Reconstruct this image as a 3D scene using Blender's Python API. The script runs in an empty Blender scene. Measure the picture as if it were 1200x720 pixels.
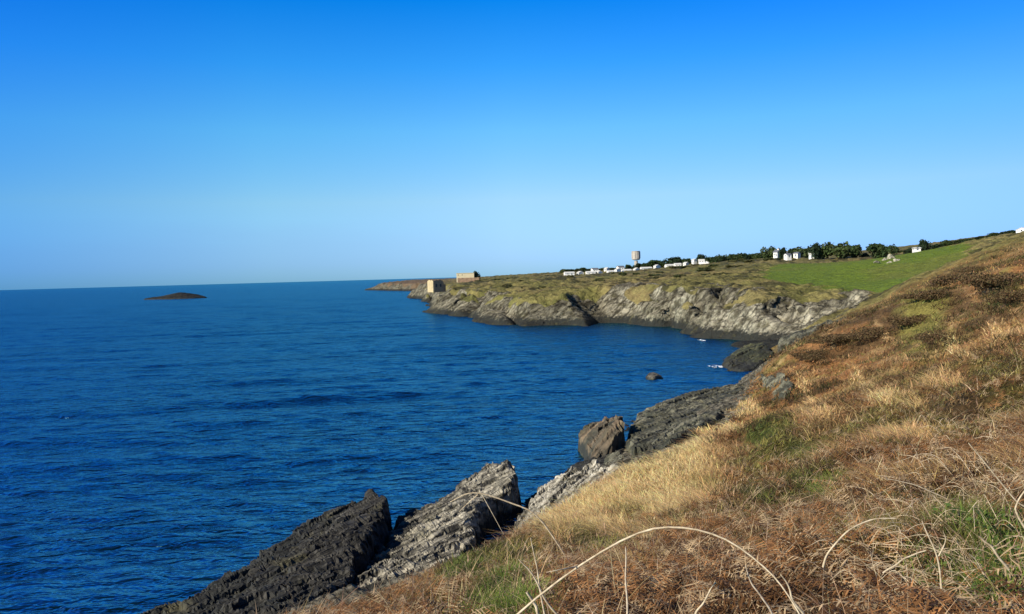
import bpy, math, random
import numpy as np
from mathutils import Matrix, Vector
RNG = np.random.default_rng(7)
random.seed(7)
S = bpy.context.scene
COL = S.collection
R = math.radians

# ------------------------------------------------------------------ camera
F = 900.0                      # focal length in pixels of the 1200 px wide frame
EYE = np.array([0.0, 0.0, 18.0])
PITCH, ROLL = math.atan(36.7 / F), -math.atan(12 / 430.0)
cam = bpy.data.objects.new('camera', bpy.data.cameras.new('camera'))
COL.objects.link(cam)
M = Matrix.Rotation(R(90) - PITCH, 3, 'X') @ Matrix.Rotation(ROLL, 3, 'Z')
cam.matrix_world = Matrix.Translation(Vector(EYE)) @ M.to_4x4()
cam.data.sensor_width = 36.0
cam.data.lens = F / 1200 * 36
cam.data.clip_start = 0.1
cam.data.clip_end = 200000
S.camera = cam
MR = np.array(M)

def ray(px, py):
    d = MR @ np.array([(px - 600) / F, (360 - py) / F, -1.0])
    return d / d[1]
def PD(px, py, D):             # point seen at a pixel, D metres ahead
    return EYE + ray(px, py) * D
def PZ(px, py, z):             # point seen at a pixel, at height z
    d = ray(px, py)
    return EYE + d * ((z - EYE[2]) / d[2])

# ------------------------------------------------------------------ noise
def _h(ix, iy, iz, seed):
    h = (ix.astype(np.int64) * 374761393 + iy.astype(np.int64) * 668265263 + iz.astype(np.int64) * 2147483647 + seed * 974634777) & 0xFFFFFFFF
    h = ((h ^ (h >> 13)) * 1274126177) & 0xFFFFFFFF
    h = ((h ^ (h >> 16)) * 2246822519) & 0xFFFFFFFF
    return ((h ^ (h >> 15)) & 0xFFFFFF).astype(np.float64) / 0xFFFFFF
def vn2(x, y, seed=0):
    ix, iy = np.floor(x), np.floor(y)
    fx, fy = x - ix, y - iy
    fx, fy = fx * fx * (3 - 2 * fx), fy * fy * (3 - 2 * fy)
    z = np.zeros_like(ix)
    a, b, c, d = _h(ix, iy, z, seed), _h(ix + 1, iy, z, seed), _h(ix, iy + 1, z, seed), _h(ix + 1, iy + 1, z, seed)
    return (a + (b - a) * fx) * (1 - fy) + (c + (d - c) * fx) * fy
def vn3(x, y, z, seed=0):
    iz = np.floor(z); fz = z - iz; fz = fz * fz * (3 - 2 * fz)
    ix, iy = np.floor(x), np.floor(y)
    fx, fy = x - ix, y - iy
    fx, fy = fx * fx * (3 - 2 * fx), fy * fy * (3 - 2 * fy)
    def lay(k):
        a, b, c, d = _h(ix, iy, k, seed), _h(ix + 1, iy, k, seed), _h(ix, iy + 1, k, seed), _h(ix + 1, iy + 1, k, seed)
        return (a + (b - a) * fx) * (1 - fy) + (c + (d - c) * fx) * fy
    return lay(iz) * (1 - fz) + lay(iz + 1) * fz
def fb2(x, y, o=4, seed=0):    # about -1..1
    s, a, t = 0, 1.0, 0
    for k in range(o):
        c, sn = math.cos(k * 1.1), math.sin(k * 1.1)
        s = s + a * (vn2((x * c - y * sn) * 2 ** k + 17 * k, (x * sn + y * c) * 2 ** k, seed + k) * 2 - 1); t += a; a *= .55
    return s / t * 1.5
def fb3(x, y, z, o=3, seed=0):
    s, a, t = 0, 1.0, 0
    for k in range(o):
        s = s + a * (vn3(x * 2 ** k + 9 * k, y * 2 ** k, z * 2 ** k, seed + k) * 2 - 1); t += a; a *= .55
    return s / t * 1.5
def sm(a, b, x):
    t = np.clip((x - a) / (b - a), 0, 1)
    return t * t * (3 - 2 * t)

# ------------------------------------------------------------------ thin plate surface
class TPS:
    def __init__(s, xy, z, lam=0.0, warp=None):
        s.warp = warp or (lambda x, y: (x, y))
        u, v = s.warp(xy[:, 0], xy[:, 1])
        s.m = np.array([u.mean(), v.mean()]); s.sc = max(u.std(), v.std())
        s.p = (np.stack([u, v], 1) - s.m) / s.sc
        n = len(s.p)
        d = np.linalg.norm(s.p[:, None] - s.p[None], axis=2)
        K = s.k(d) + lam * np.eye(n)
        P = np.c_[np.ones(n), s.p]
        A = np.block([[K, P], [P.T, np.zeros((3, 3))]])
        s.w = np.linalg.solve(A, np.r_[z, 0, 0, 0])
    def k(s, d):
        return d * d * np.log(d + 1e-9)
    def __call__(s, x, y):
        u, v = s.warp(np.asarray(x, float), np.asarray(y, float))
        u, v = (u - s.m[0]) / s.sc, (v - s.m[1]) / s.sc
        r = s.w[-3] + s.w[-2] * u + s.w[-1] * v
        for i in range(len(s.p)):
            d2 = (u - s.p[i, 0]) ** 2 + (v - s.p[i, 1]) ** 2
            r = r + s.w[i] * 0.5 * d2 * np.log(d2 + 1e-12)
        return r

def sdf(x, y, P, W=None):
    """distance to a closed polygon, plus inside; W = a value per vertex, read at the nearest place"""
    best = np.full(x.shape, 1e18); wv = np.zeros(x.shape); ins = np.zeros(x.shape, bool)
    n = len(P)
    for i in range(n):
        a, b = P[i], P[(i + 1) % n]
        e = b - a; L = e @ e + 1e-12
        t = np.clip(((x - a[0]) * e[0] + (y - a[1]) * e[1]) / L, 0, 1)
        d = (x - a[0] - t * e[0]) ** 2 + (y - a[1] - t * e[1]) ** 2
        k = d < best
        best = np.where(k, d, best)
        if W is not None:
            wv = np.where(k, W[i] + (W[(i + 1) % n] - W[i]) * t, wv)
        c = ((a[1] > y) != (b[1] > y))
        xx = a[0] + (y - a[1]) * e[0] / (e[1] if abs(e[1]) > 1e-9 else 1e-9)
        ins ^= c & (x < xx)
    d = np.sqrt(best) * np.where(ins, 1, -1)
    return (d, wv) if W is not None else d

# ------------------------------------------------------------------ the lie of the land
coast = []   # x, y, width of the sea cliff
for x, y, w in [(2800, 3200, 30), (600, 2900, 30), (0, 2100, 30), (-210, 1600, 20)]:
    coast.append((x, y, w))
for px, py, w in [(432, 340.2, 22), (455, 341, 22), (500, 341.5, 22), (504, 345, 18), (482, 348.5, 12), (500, 352, 12), (508, 356, 10),
                  (494, 366, 14), (530, 371, 16), (556, 377, 20), (566, 381, 20), (600, 383, 20), (650, 382, 20), (690, 383, 18),
                  (702, 379, 16), (730, 379, 15), (760, 382, 14), (785, 386, 14), (812, 392, 15), (830, 399, 14), (850, 405, 14),
                  (866, 412, 10), (850, 421, 5), (842, 427, 4), (862, 432, 4), (885, 430, 5)]:
    p = PZ(px, py, 0); coast.append((p[0], p[1], w))
coast += [(54, 137, 6), (47, 124, 6)]
for px, py, w in [(884, 457, 4), (840, 462, 3), (800, 469, 3), (760, 485, 3), (742, 498, 2.5), (728, 515, 2.5), (700, 538, 2), (676, 548, 2),
                  (650, 565, 2), (630, 592, 2), (613, 620, 2), (590, 646, 2), (566, 655, 2), (520, 655, 2), (440, 668, 2), (330, 735, 2), (240, 790, 3)]:
    p = PZ(px, py, 0); coast.append((p[0], p[1], w))
coast += [(-24, 16, 6), (-40, -6, 8), (-70, -40, 8), (-150, -200, 8), (-150, -900, 10), (2800, -900, 30)]
CO = np.array(coast); CP, CW = CO[:, :2], CO[:, 2]

ctl = []
def c_(px, py, D): ctl.append(PD(px, py, D))
def z_(px, py, z): ctl.append(PZ(px, py, z))
# near hillside
for a in [(600, 719, 6), (900, 719, 4.5), (1199, 719, 3.5), (1199, 600, 6), (1199, 500, 12), (1199, 400, 30), (1199, 345, 62), (1199, 305, 105),
          (900, 600, 12), (1000, 600, 9.5), (900, 500, 33), (740, 640, 14), (1050, 450, 46), (1050, 400, 78), (960, 440, 70), (800, 580, 24), (1130, 360, 75),
          (420, 720, 22), (480, 690, 25), (540, 657, 29), (600, 640, 33), (650, 608, 37), (700, 580, 41), (740, 560, 44), (790, 530, 52), (850, 500, 62), (878, 466, 72), (888, 452, 84), (895, 438, 95), (903, 424, 105),
          (930, 408, 95), (1010, 374, 120), (1060, 347, 132), (1130, 302, 145), (1200, 280, 152)]:
    c_(*a)
for x, y, z in [(0, 0, 16.35), (-3, 3, 15.4), (-8, 6, 12.6), (-14, 0, 11), (-10, -12, 14), (5, -5, 17), (14, -5, 19), (25, 5, 20), (0, -40, 17), (40, -40, 25), (60, 30, 27), (100, 60, 31),
                (-12, 22, 5.5), (-20, 14, 4.5), (160, 100, 36), (100, -100, 34), (-30, -40, 12)]:
    ctl.append(np.array([x, y, z], float))
for a in [(330, 715, .5), (450, 665, .6), (520, 640, .6), (560, 660, .8), (640, 610, 2.0), (680, 580, 3.2), (700, 545, 1.2), (760, 508, 1.0), (820, 482, 1.0), (865, 468, 1.4), (885, 415, 1), (905, 404, 1.2),
          (930, 388, 3.2), (965, 377, 6)]:
    z_(*a)
# cliff tops, plateau, field, far headland
for a in [(510, 338, 428), (500, 339.5, 430), (520, 340, 420), (560, 343, 370), (600, 347, 325), (650, 343, 305), (700, 336, 305), (760, 332, 292), (800, 339, 255), (840, 344, 222), (870, 342, 207), (940, 352, 200), (1000, 349, 188),
          (560, 332, 600), (560, 325.5, 900), (640, 325, 500), (640, 321.5, 800), (700, 325, 450), (700, 321, 760), (760, 323, 450), (800, 318, 500), (800, 312.5, 750), (850, 320, 400), (850, 308, 600),
          (850, 305, 900), (900, 330, 270), (900, 311, 420), (900, 303, 520), (900, 301, 900), (1000, 330, 250), (1000, 308, 420), (1000, 302, 520), (1000, 300, 900), (1055, 332, 200), (1060, 303, 400), (1060, 297, 600),
          (1130, 300, 260), (1130, 286, 350), (1130, 282, 500), (1200, 274, 300), (1200, 270, 450), (1200, 270, 900), (450, 333, 1230), (480, 332, 1180), (515, 330.5, 1000), (470, 328.7, 1500), (600, 324.5, 1600), (800, 314, 1800), (1000, 303, 2000)]:
    c_(*a)
ctl = np.array(ctl)
def warp(x, y):
    yy = np.maximum(y, -60) + 75
    return np.arctan2(x, yy) * 1.1, np.log(np.sqrt(x * x + yy * yy)) 
T = TPS(ctl[:, :2], ctl[:, 2], 1e-4, warp)

def land(x, y, detail=True):
    """base height, signed coast distance, cliff width"""
    d, w = sdf(x, y, CP, CW)
    far = sm(120, 190, np.hypot(x, y)) * (y > 0)
    if detail:
        z0 = 6.0
        u = x * .8 + y * .2
        rid = np.abs(fb2(u / 13, y / 30, 2, 9))
        d = d + far * (fb2(u / 22, y / 40, 3, 3) * 6.0 + (np.minimum(rid, .45) - .33) * 21.0) + (1 - far) * fb2(x / 3, y / 3, 3, 5) * .7
    top = T(x, y)
    top = np.where(y < 0, np.clip(top, 2, 60), top)
    t = np.clip(d / w, 0, 1)
    s = np.where(t < .5, 1.45 * t, .725 + (t - .5) * .55)
    s = np.where(far > .5, t ** .85, s)
    z = top * s
    z = np.where(d < 0, d * .6, z)
    return z, d, w

def hit(px, py, dmin=2.0, dmax=1500):
    Ds = np.geomspace(dmin, dmax, 1500)
    r = ray(px, py)
    P = EYE[None] + Ds[:, None] * r[None]
    z, _, _ = land(P[:, 0], P[:, 1], False)
    k = np.argmax(P[:, 2] < z)
    if k == 0: k = len(Ds) - 1
    return P[k]

# strata frame shared by all the rock
NB = np.array([.66, -.62, -.42]); NB /= np.linalg.norm(NB)
SB = np.cross(NB, [0, 0, 1]); SB /= np.linalg.norm(SB)
DB = np.cross(NB, SB)
def strata(x, y, z, size, seed=0, jag=1.0, dl=2.2, sl=3.2):
    """blocky slabs: offset along the bedding normal, about -1..1"""
    n = x * NB[0] + y * NB[1] + z * NB[2]
    s = x * SB[0] + y * SB[1] + z * SB[2]
    d = x * DB[0] + y * DB[1] + z * DB[2]
    out = 0; a = 1.0; sz = size
    for k in range(3):
        wv = fb3(s / (sz * 5), d / (sz * 5), n / (sz * 2.5), 2, seed + 11 * k) * .9
        u = n / sz + wv
        v = s / (sz * sl) + wv * .8 + _h(np.floor(u), u * 0, u * 0, seed + k) * 5
        q = d / (sz * dl) + wv * .6 + _h(np.floor(u), u * 0, u * 0, seed + k + 50) * 5
        out = out + a * (_h(np.floor(u), np.floor(v), np.floor(q), seed + k) * 2 - 1)
        a *= .52; sz *= .45
    return out * .6 * jag

# ------------------------------------------------------------------ mesh helpers
def mesh(name, V, Fs, mats, parent=None, colors=None, smooth=False, link=True, extra=None, fmat=None):
    """V (n,3); Fs = list of int arrays (m,k)"""
    me = bpy.data.meshes.new(name)
    V = np.asarray(V, np.float32); me.vertices.add(len(V)); me.vertices.foreach_set('co', V.ravel())
    Fs = [np.asarray(f, np.int32) for f in Fs if len(f)]
    nl = sum(f.size for f in Fs); npoly = sum(len(f) for f in Fs)
    me.loops.add(nl); me.polygons.add(npoly)
    me.loops.foreach_set('vertex_index', np.concatenate([f.ravel() for f in Fs]))
    tot = np.concatenate([np.full(len(f), f.shape[1], np.int32) for f in Fs])
    st = np.r_[0, np.cumsum(tot)[:-1]].astype(np.int32)
    me.polygons.foreach_set('loop_start', st); me.polygons.foreach_set('loop_total', tot)
    if fmat is not None: me.polygons.foreach_set('material_index', np.asarray(fmat, np.int32))
    me.polygons.foreach_set('use_smooth', np.full(npoly, smooth))
    me.update(calc_edges=True); me.validate()
    for nm, arr in ([('tint', colors)] if colors is not None else []) + (extra or []):
        arr = np.asarray(arr, np.float32)
        if arr.ndim == 1:
            a = me.attributes.new(nm, 'FLOAT', 'POINT'); a.data.foreach_set('value', arr)
        else:
            a = me.attributes.new(nm, 'FLOAT_COLOR', 'POINT')
            a.data.foreach_set('color', np.c_[arr, np.ones(len(arr))].astype(np.float32).ravel())
    for m in (mats if isinstance(mats, (list, tuple)) else [mats]): me.materials.append(m)
    o = bpy.data.objects.new(name, me)
    if link: COL.objects.link(o)
    if parent: o.parent = parent
    return o
def tag(o, label=None, cat=None, group=None, kind=None):
    if label: o['label'] = label
    if cat: o['category'] = cat
    if group: o['group'] = group
    if kind: o['kind'] = kind
    return o
def empty(name, loc, rz=0):
    o = bpy.data.objects.new(name, None); COL.objects.link(o)
    o.location = loc; o.rotation_euler = (0, 0, rz); o.empty_display_size = .3
    return o
def copy_tree(o, parent=None):
    c = o.copy(); COL.objects.link(c); c.parent = parent
    for ch in list(o.children): copy_tree(ch, c)
    return c
def box(V, Fq, x0, x1, y0, y1, z0, z1):
    b = len(V)
    V += [(x0, y0, z0), (x1, y0, z0), (x1, y1, z0), (x0, y1, z0), (x0, y0, z1), (x1, y0, z1), (x1, y1, z1), (x0, y1, z1)]
    Fq += [(b, b + 3, b + 2, b + 1), (b + 4, b + 5, b + 6, b + 7), (b, b + 1, b + 5, b + 4), (b + 1, b + 2, b + 6, b + 5), (b + 2, b + 3, b + 7, b + 6), (b + 3, b, b + 4, b + 7)]
def tubes(paths, sides=6):
    """paths: list of (pts (n,3), radii (n,)) -> V, F"""
    V, Fq, b = [], [], 0
    for pts, rad in paths:
        pts = np.asarray(pts, float); n = len(pts)
        t = np.gradient(pts, axis=0); t /= np.linalg.norm(t, axis=1)[:, None] + 1e-9
        up = np.array([.3, .2, .93]); a = np.cross(t, up); a /= np.linalg.norm(a, axis=1)[:, None] + 1e-9
        c = np.cross(t, a)
        an = np.arange(sides) / sides * 2 * math.pi
        ring = pts[:, None] + np.asarray(rad)[:, None, None] * (a[:, None] * np.cos(an)[None, :, None] + c[:, None] * np.sin(an)[None, :, None])
        V.append(ring.reshape(-1, 3))
        i = np.arange(n - 1)[:, None] * sides; j = np.arange(sides)[None]; k = (j + 1) % sides
        Fq.append(np.stack([i + j, i + k, i + sides + k, i + sides + j], 2).reshape(-1, 4) + b)
        b += n * sides
    return np.concatenate(V), np.concatenate(Fq)
def spline(pts, n=24):
    pts = np.asarray(pts, float); m = len(pts)
    P = np.r_[[2 * pts[0] - pts[1]], pts, [2 * pts[-1] - pts[-2]]]
    out = []
    for i in range(m - 1):
        p0, p1, p2, p3 = P[i:i + 4]
        for t in np.linspace(0, 1, max(2, n // (m - 1)), endpoint=False):
            out.append(.5 * ((2 * p1) + (-p0 + p2) * t + (2 * p0 - 5 * p1 + 4 * p2 - p3) * t * t + (-p0 + 3 * p1 - 3 * p2 + p3) * t ** 3))
    out.append(pts[-1])
    return np.array(out)

# ------------------------------------------------------------------ materials
def mat(name):
    m = bpy.data.materials.new(name); m.use_nodes = True
    nt = m.node_tree; nt.nodes.clear()
    o = nt.nodes.new('ShaderNodeOutputMaterial'); b = nt.nodes.new('ShaderNodeBsdfPrincipled')
    nt.links.new(b.outputs[0], o.inputs[0])
    return m, nt, b
def N(nt, t, **kw):
    n = nt.nodes.new('ShaderNode' + t)
    for k, v in kw.items():
        if k.startswith('_'): setattr(n, k[1:], v)
        else: n.inputs[k.replace('__', ' ')].default_value = v
    return n
def noise(nt, scale, detail=4, rough=.6, vec=None, dist=0):
    n = N(nt, 'TexNoise', Scale=scale, Detail=detail, Roughness=rough, Distortion=dist)
    if vec: nt.links.new(vec, n.inputs['Vector'])
    return n.outputs['Fac']
def ramp(nt, fac, stops):
    r = nt.nodes.new('ShaderNodeValToRGB'); e = r.color_ramp.elements
    while len(e) < len(stops): e.new(.5)
    for k, (p, c) in enumerate(stops):
        e[k].position = p; e[k].color = (*c, 1) if len(c) == 3 else c
    nt.links.new(fac, r.inputs[0]); return r.outputs[0]
def gray(nt, fac, a, va, b, vb):
    return ramp(nt, fac, [(a, (va,) * 3), (b, (vb,) * 3)])
def mix(nt, fac, a, b, mode='MIX'):
    n = nt.nodes.new('ShaderNodeMix'); n.data_type = 'RGBA'; n.blend_type = mode
    for s, v in ((0, fac), (6, a), (7, b)):
        if isinstance(v, (int, float)): n.inputs[s].default_value = v
        elif isinstance(v, tuple): n.inputs[s].default_value = (*v, 1)
        else: nt.links.new(v, n.inputs[s])
    return n.outputs[2]
def math_(nt, op, a, b=None):
    n = nt.nodes.new('ShaderNodeMath'); n.operation = op
    for s, v in ((0, a), (1, b)):
        if v is None: continue
        if isinstance(v, (int, float)): n.inputs[s].default_value = v
        else: nt.links.new(v, n.inputs[s])
    return n.outputs[0]
def bump(nt, b, fac, dist, strength=1.0, prev=None):
    n = N(nt, 'Bump', Strength=strength, Distance=dist)
    nt.links.new(fac, n.inputs['Height'])
    if prev: nt.links.new(prev, n.inputs['Normal'])
    if b: nt.links.new(n.outputs[0], b.inputs['Normal'])
    return n.outputs[0]
def strata_vec(nt, size, along=(.42, .5)):
    """texture space lined up with the bedding, compressed across it"""
    g = N(nt, 'NewGeometry')
    mp = []
    for ax, k in ((NB, 1 / size), (SB, along[0] / size), (DB, along[1] / size)):
        v = N(nt, 'VectorMath', _operation='DOT_PRODUCT'); nt.links.new(g.outputs['Position'], v.inputs[0]); v.inputs[1].default_value = tuple(ax * k)
        mp.append(v.outputs['Value'])
    c = N(nt, 'CombineXYZ')
    for i in range(3): nt.links.new(mp[i], c.inputs[i])
    return c.outputs[0], g
def rock_nodes(nt, light, dark, size, tide=1.6, black=(.016, .016, .013), patch=.5, along=(.42, .5)):
    """colour and bump height of layered shore rock; black lichen / weed belt just above the water"""
    v, g = strata_vec(nt, size, along)
    n1 = noise(nt, 1.0, 6, .62, v, .3)
    v2, _ = strata_vec(nt, size * 6)
    n2 = noise(nt, 1.0, 5, .6, v2, .5)
    col = mix(nt, gray(nt, n1, .40, 0, .60, 1), dark, light)
    lich = mix(nt, gray(nt, n2, .45, 0, .62, 1), col, mix(nt, 1.0, dark, (.6, .6, .6), 'MULTIPLY'))
    col = mix(nt, patch, col, lich)
    sp = N(nt, 'SeparateXYZ'); nt.links.new(g.outputs['Position'], sp.inputs[0])
    n3 = noise(nt, .9, 4, .6, g.outputs['Position'])
    h = math_(nt, 'SUBTRACT', sp.outputs[2], math_(nt, 'MULTIPLY', math_(nt, 'SUBTRACT', n3, .5), tide * 2.2))
    wet = gray(nt, math_(nt, 'DIVIDE', h, tide * 1.7), .45, 1, .75, 0)
    col = mix(nt, wet, col, mix(nt, n1, black, tuple(c * 2.6 for c in black)))
    vo = N(nt, 'TexVoronoi', _feature='DISTANCE_TO_EDGE', Scale=.55); vd = N(nt, 'VectorMath', _operation='ADD')
    nn_ = N(nt, 'TexNoise', Scale=1.4, Detail=3); nt.links.new(v, nn_.inputs['Vector']); nt.links.new(v, vd.inputs[0]); nt.links.new(nn_.outputs['Color'], vd.inputs[1]); nt.links.new(vd.outputs[0], vo.inputs['Vector'])
    crack = gray(nt, vo.outputs['Distance'], .0, 1, .09, 0)
    col = mix(nt, math_(nt, 'MULTIPLY', crack, .7), col, (.03, .027, .02))
    n1 = math_(nt, 'SUBTRACT', n1, math_(nt, 'MULTIPLY', crack, .45))
    # soft yellow-green growth
    n4 = noise(nt, .35, 5, .65, g.outputs['Position'])
    col = mix(nt, math_(nt, 'MULTIPLY', gray(nt, n4, .55, 0, .68, 1), .45), col, (.12, .105, .045))
    return col, n1, wet
def rock_mat(name, light, dark, size, tide=1.6, black=(.016, .016, .013), bd=.12, patch=.5, along=(.16, .3)):
    m, nt, b = mat(name)
    col, n1, wet = rock_nodes(nt, light, dark, size, tide, black, patch, along)
    nt.links.new(col, b.inputs['Base Color'])
    b.inputs['Roughness'].default_value = .8
    b.inputs['Specular IOR Level'].default_value = .25
    p = bump(nt, None, n1, bd, .8)
    v, g = strata_vec(nt, size * .22, (.2, .4))
    bump(nt, b, noise(nt, 1.0, 4, .6, v), bd * .25, .8, p)
    return m
def blade_mat(name, rough=.7, trans=.25):
    m, nt, b = mat(name)
    a = N(nt, 'Attribute', _attribute_name='tint')
    nt.links.new(a.outputs['Color'], b.inputs['Base Color'])
    b.inputs['Roughness'].default_value = rough; b.inputs['Specular IOR Level'].default_value = .15
    tr = N(nt, 'BsdfTranslucent'); nt.links.new(a.outputs['Color'], tr.inputs[0])
    mx = N(nt, 'MixShader', Fac=trans); nt.links.new(b.outputs[0], mx.inputs[1]); nt.links.new(tr.outputs[0], mx.inputs[2])
    nt.links.new(mx.outputs[0], nt.nodes['Material Output'].inputs[0])
    return m
def plain(name, col, rough=.7, var=.15, scale=3, spec=.3):
    m, nt, b = mat(name)
    tc = N(nt, 'TexCoord')
    n = noise(nt, scale, 5, .6, tc.outputs['Object'])
    c = mix(nt, gray(nt, n, .3, 0, .7, 1), tuple(x * (1 - var) for x in col), tuple(min(1, x * (1 + var)) for x in col))
    nt.links.new(c, b.inputs['Base Color']); b.inputs['Roughness'].default_value = rough; b.inputs['Specular IOR Level'].default_value = spec
    return m
def ground_mat(name, rock_size=1.0, fine=(2.5, 12), far=False):
    m, nt, b = mat(name)
    a = N(nt, 'Attribute', _attribute_name='tint'); rk = N(nt, 'Attribute', _attribute_name='rock')
    g = N(nt, 'NewGeometry')
    n1 = noise(nt, fine[0], 6, .68, g.outputs['Position']); n2 = noise(nt, fine[1], 5, .7, g.outputs['Position'])
    var = mix(nt, gray(nt, n1, .3, 0, .7, 1), (.55, .55, .55), (1.45, 1.4, 1.3))
    var2 = mix(nt, gray(nt, n2, .3, 0, .7, 1), (.65, .65, .65), (1.35, 1.35, 1.35))
    veg = mix(nt, 1.0, mix(nt, 1.0, a.outputs['Color'], var, 'MULTIPLY'), var2, 'MULTIPLY')
    pl = N(nt, 'Attribute', _attribute_name='pale')
    lt = mix(nt, pl.outputs['Fac'], (.29, .255, .17) if far else (.24, .21, .145), (.50, .445, .31))
    dk = mix(nt, pl.outputs['Fac'], (.042, .035, .02), (.11, .095, .06))
    col, rn, wet = rock_nodes(nt, lt, dk, rock_size, 2.4 if far else 1.2, along=(.42, .5) if far else (.9, .9))
    n5 = noise(nt, .5 if far else 2, 5, .7, g.outputs['Position'])
    f = gray(nt, math_(nt, 'ADD', rk.outputs['Fac'], math_(nt, 'MULTIPLY', math_(nt, 'SUBTRACT', n5, .5), .5)), .42, 0, .58, 1)
    nt.links.new(mix(nt, f, veg, col), b.inputs['Base Color'])
    b.inputs['Roughness'].default_value = .9; b.inputs['Specular IOR Level'].default_value = .1
    p = bump(nt, None, n1, .5 / fine[0], .7)
    p = bump(nt, None, n2, .4 / fine[1], .7, p)
    bump(nt, b, rn, .35 * rock_size, .6, p)
    return m

# ------------------------------------------------------------------ land sheet
print('land')
th = np.unique(np.r_[np.arange(-180, -42, 3.0), np.arange(-42, -12, .22), np.arange(-12, 37, .085), np.arange(37, 60, .8), np.arange(60, 181, 3.0)])
rr = [1.2]
while rr[-1] < 4000:
    r = rr[-1]
    rr.append(r + (max(.03, r * .0065) if r < 130 else (.85 + max(0, (150 - r)) * 0 if r < 175 else (.42 if r < 330 else (.8 if r < 430 else r * .012)))))
    if 130 <= r < 175: rr[-1] = r + .5
rr = np.array(rr)
TH, RR = np.meshgrid(np.radians(th), rr)
X, Y = RR * np.sin(TH), RR * np.cos(TH)
d_, w_ = sdf(X, Y, CP, CW)
keep = d_ > -(6 + 0.02 * RR)
quad = keep[:-1, :-1] & keep[1:, :-1] & keep[:-1, 1:] & keep[1:, 1:]
used = np.zeros(keep.shape, bool)
for sl in ((slice(0, -1), slice(0, -1)), (slice(1, None), slice(0, -1)), (slice(0, -1), slice(1, None)), (slice(1, None), slice(1, None))):
    used[sl] |= quad
x, y = X[used], Y[used]
print('land verts', len(x))
z, d, w = land(x, y)
R2 = np.hypot(x, y)
far = sm(120, 190, R2) * (y > 0)
# plant boundary of the near hillside (world points)
EDGE = [PD(*p) for p in [(330, 770, 22), (400, 722, 22), (480, 688, 25), (540, 652, 29), (600, 636, 33), (625, 628, 34.5), (650, 606, 37), (700, 578, 41), (740, 558, 44), (790, 528, 52), (850, 497, 61), (872, 472, 70), (884, 457, 82), (892, 440, 95), (899, 425, 106),
                           (912, 402, 116), (960, 380, 130), (1005, 368, 140), (1030, 358, 155)]]
EDGE = [tuple(p[:2]) for p in EDGE]
EP = np.array([(-14, 10), (-9, 16)] + EDGE + [(75, 165), (300, 170), (300, -300), (-60, -300), (-45, -30), (-26, 0)])
de = sdf(x, y, EP)
nearrock = sm(1.0, -1.0, de + fb2(x / 2.5, y / 2.5, 3, 21) * 1.6)
t = np.clip(d / w, 0, 3)
nz = fb2(x / 22, y / 26, 4, 31)
lim = .76 + .55 * nz + .3 * fb2(x / 8, y / 20, 3, 33)
farrock = sm(.18, -.12, t - lim)
farrock = np.where(R2 > 600, farrock * .8, farrock)
spots = sm(.42, .62, fb2(x / 9, y / 9, 4, 77)) * sm(3.4, 1.2, d / w) * .9
farrock = np.maximum(farrock, spots)
rock = nearrock * (1 - far) + farrock * far
# strata relief
sizef = 2.6
a1 = np.where(far > .5, strata(x, y, z, 2.2, 5, 1, 7), strata(x, y, z, 1.6, 5))
a2 = strata(x, y, z, .7, 8) * .22
veg = 1 - rock
hum = veg * (far * (fb2(x / 7, y / 7, 4, 41) * .9 + fb2(x / 2, y / 2, 3, 43) * .45) + (1 - far) * (fb2(x / 5, y / 5, 4, 44) * .45 * sm(3, 20, R2) + fb2(x / 1.3, y / 1.3, 4, 45) * .2))
FP = np.array([PD(*p)[:2] for p in [(890, 322, 330), (905, 311, 420), (1000, 305.5, 440), (1040, 303, 420), (1062, 300, 400), (1100, 291, 350), (1135, 289, 320), (1150, 299, 220), (1090, 340, 170), (1040, 352, 168), (1020, 352, 180), (985, 340, 215), (940, 338, 250), (905, 334, 275)]])
df = sdf(x, y, FP) + fb2(x / 6, y / 6, 3, 51) * 4
field = sm(-2, 2, df)
hum = hum * (1 - .85 * field * far)
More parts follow.
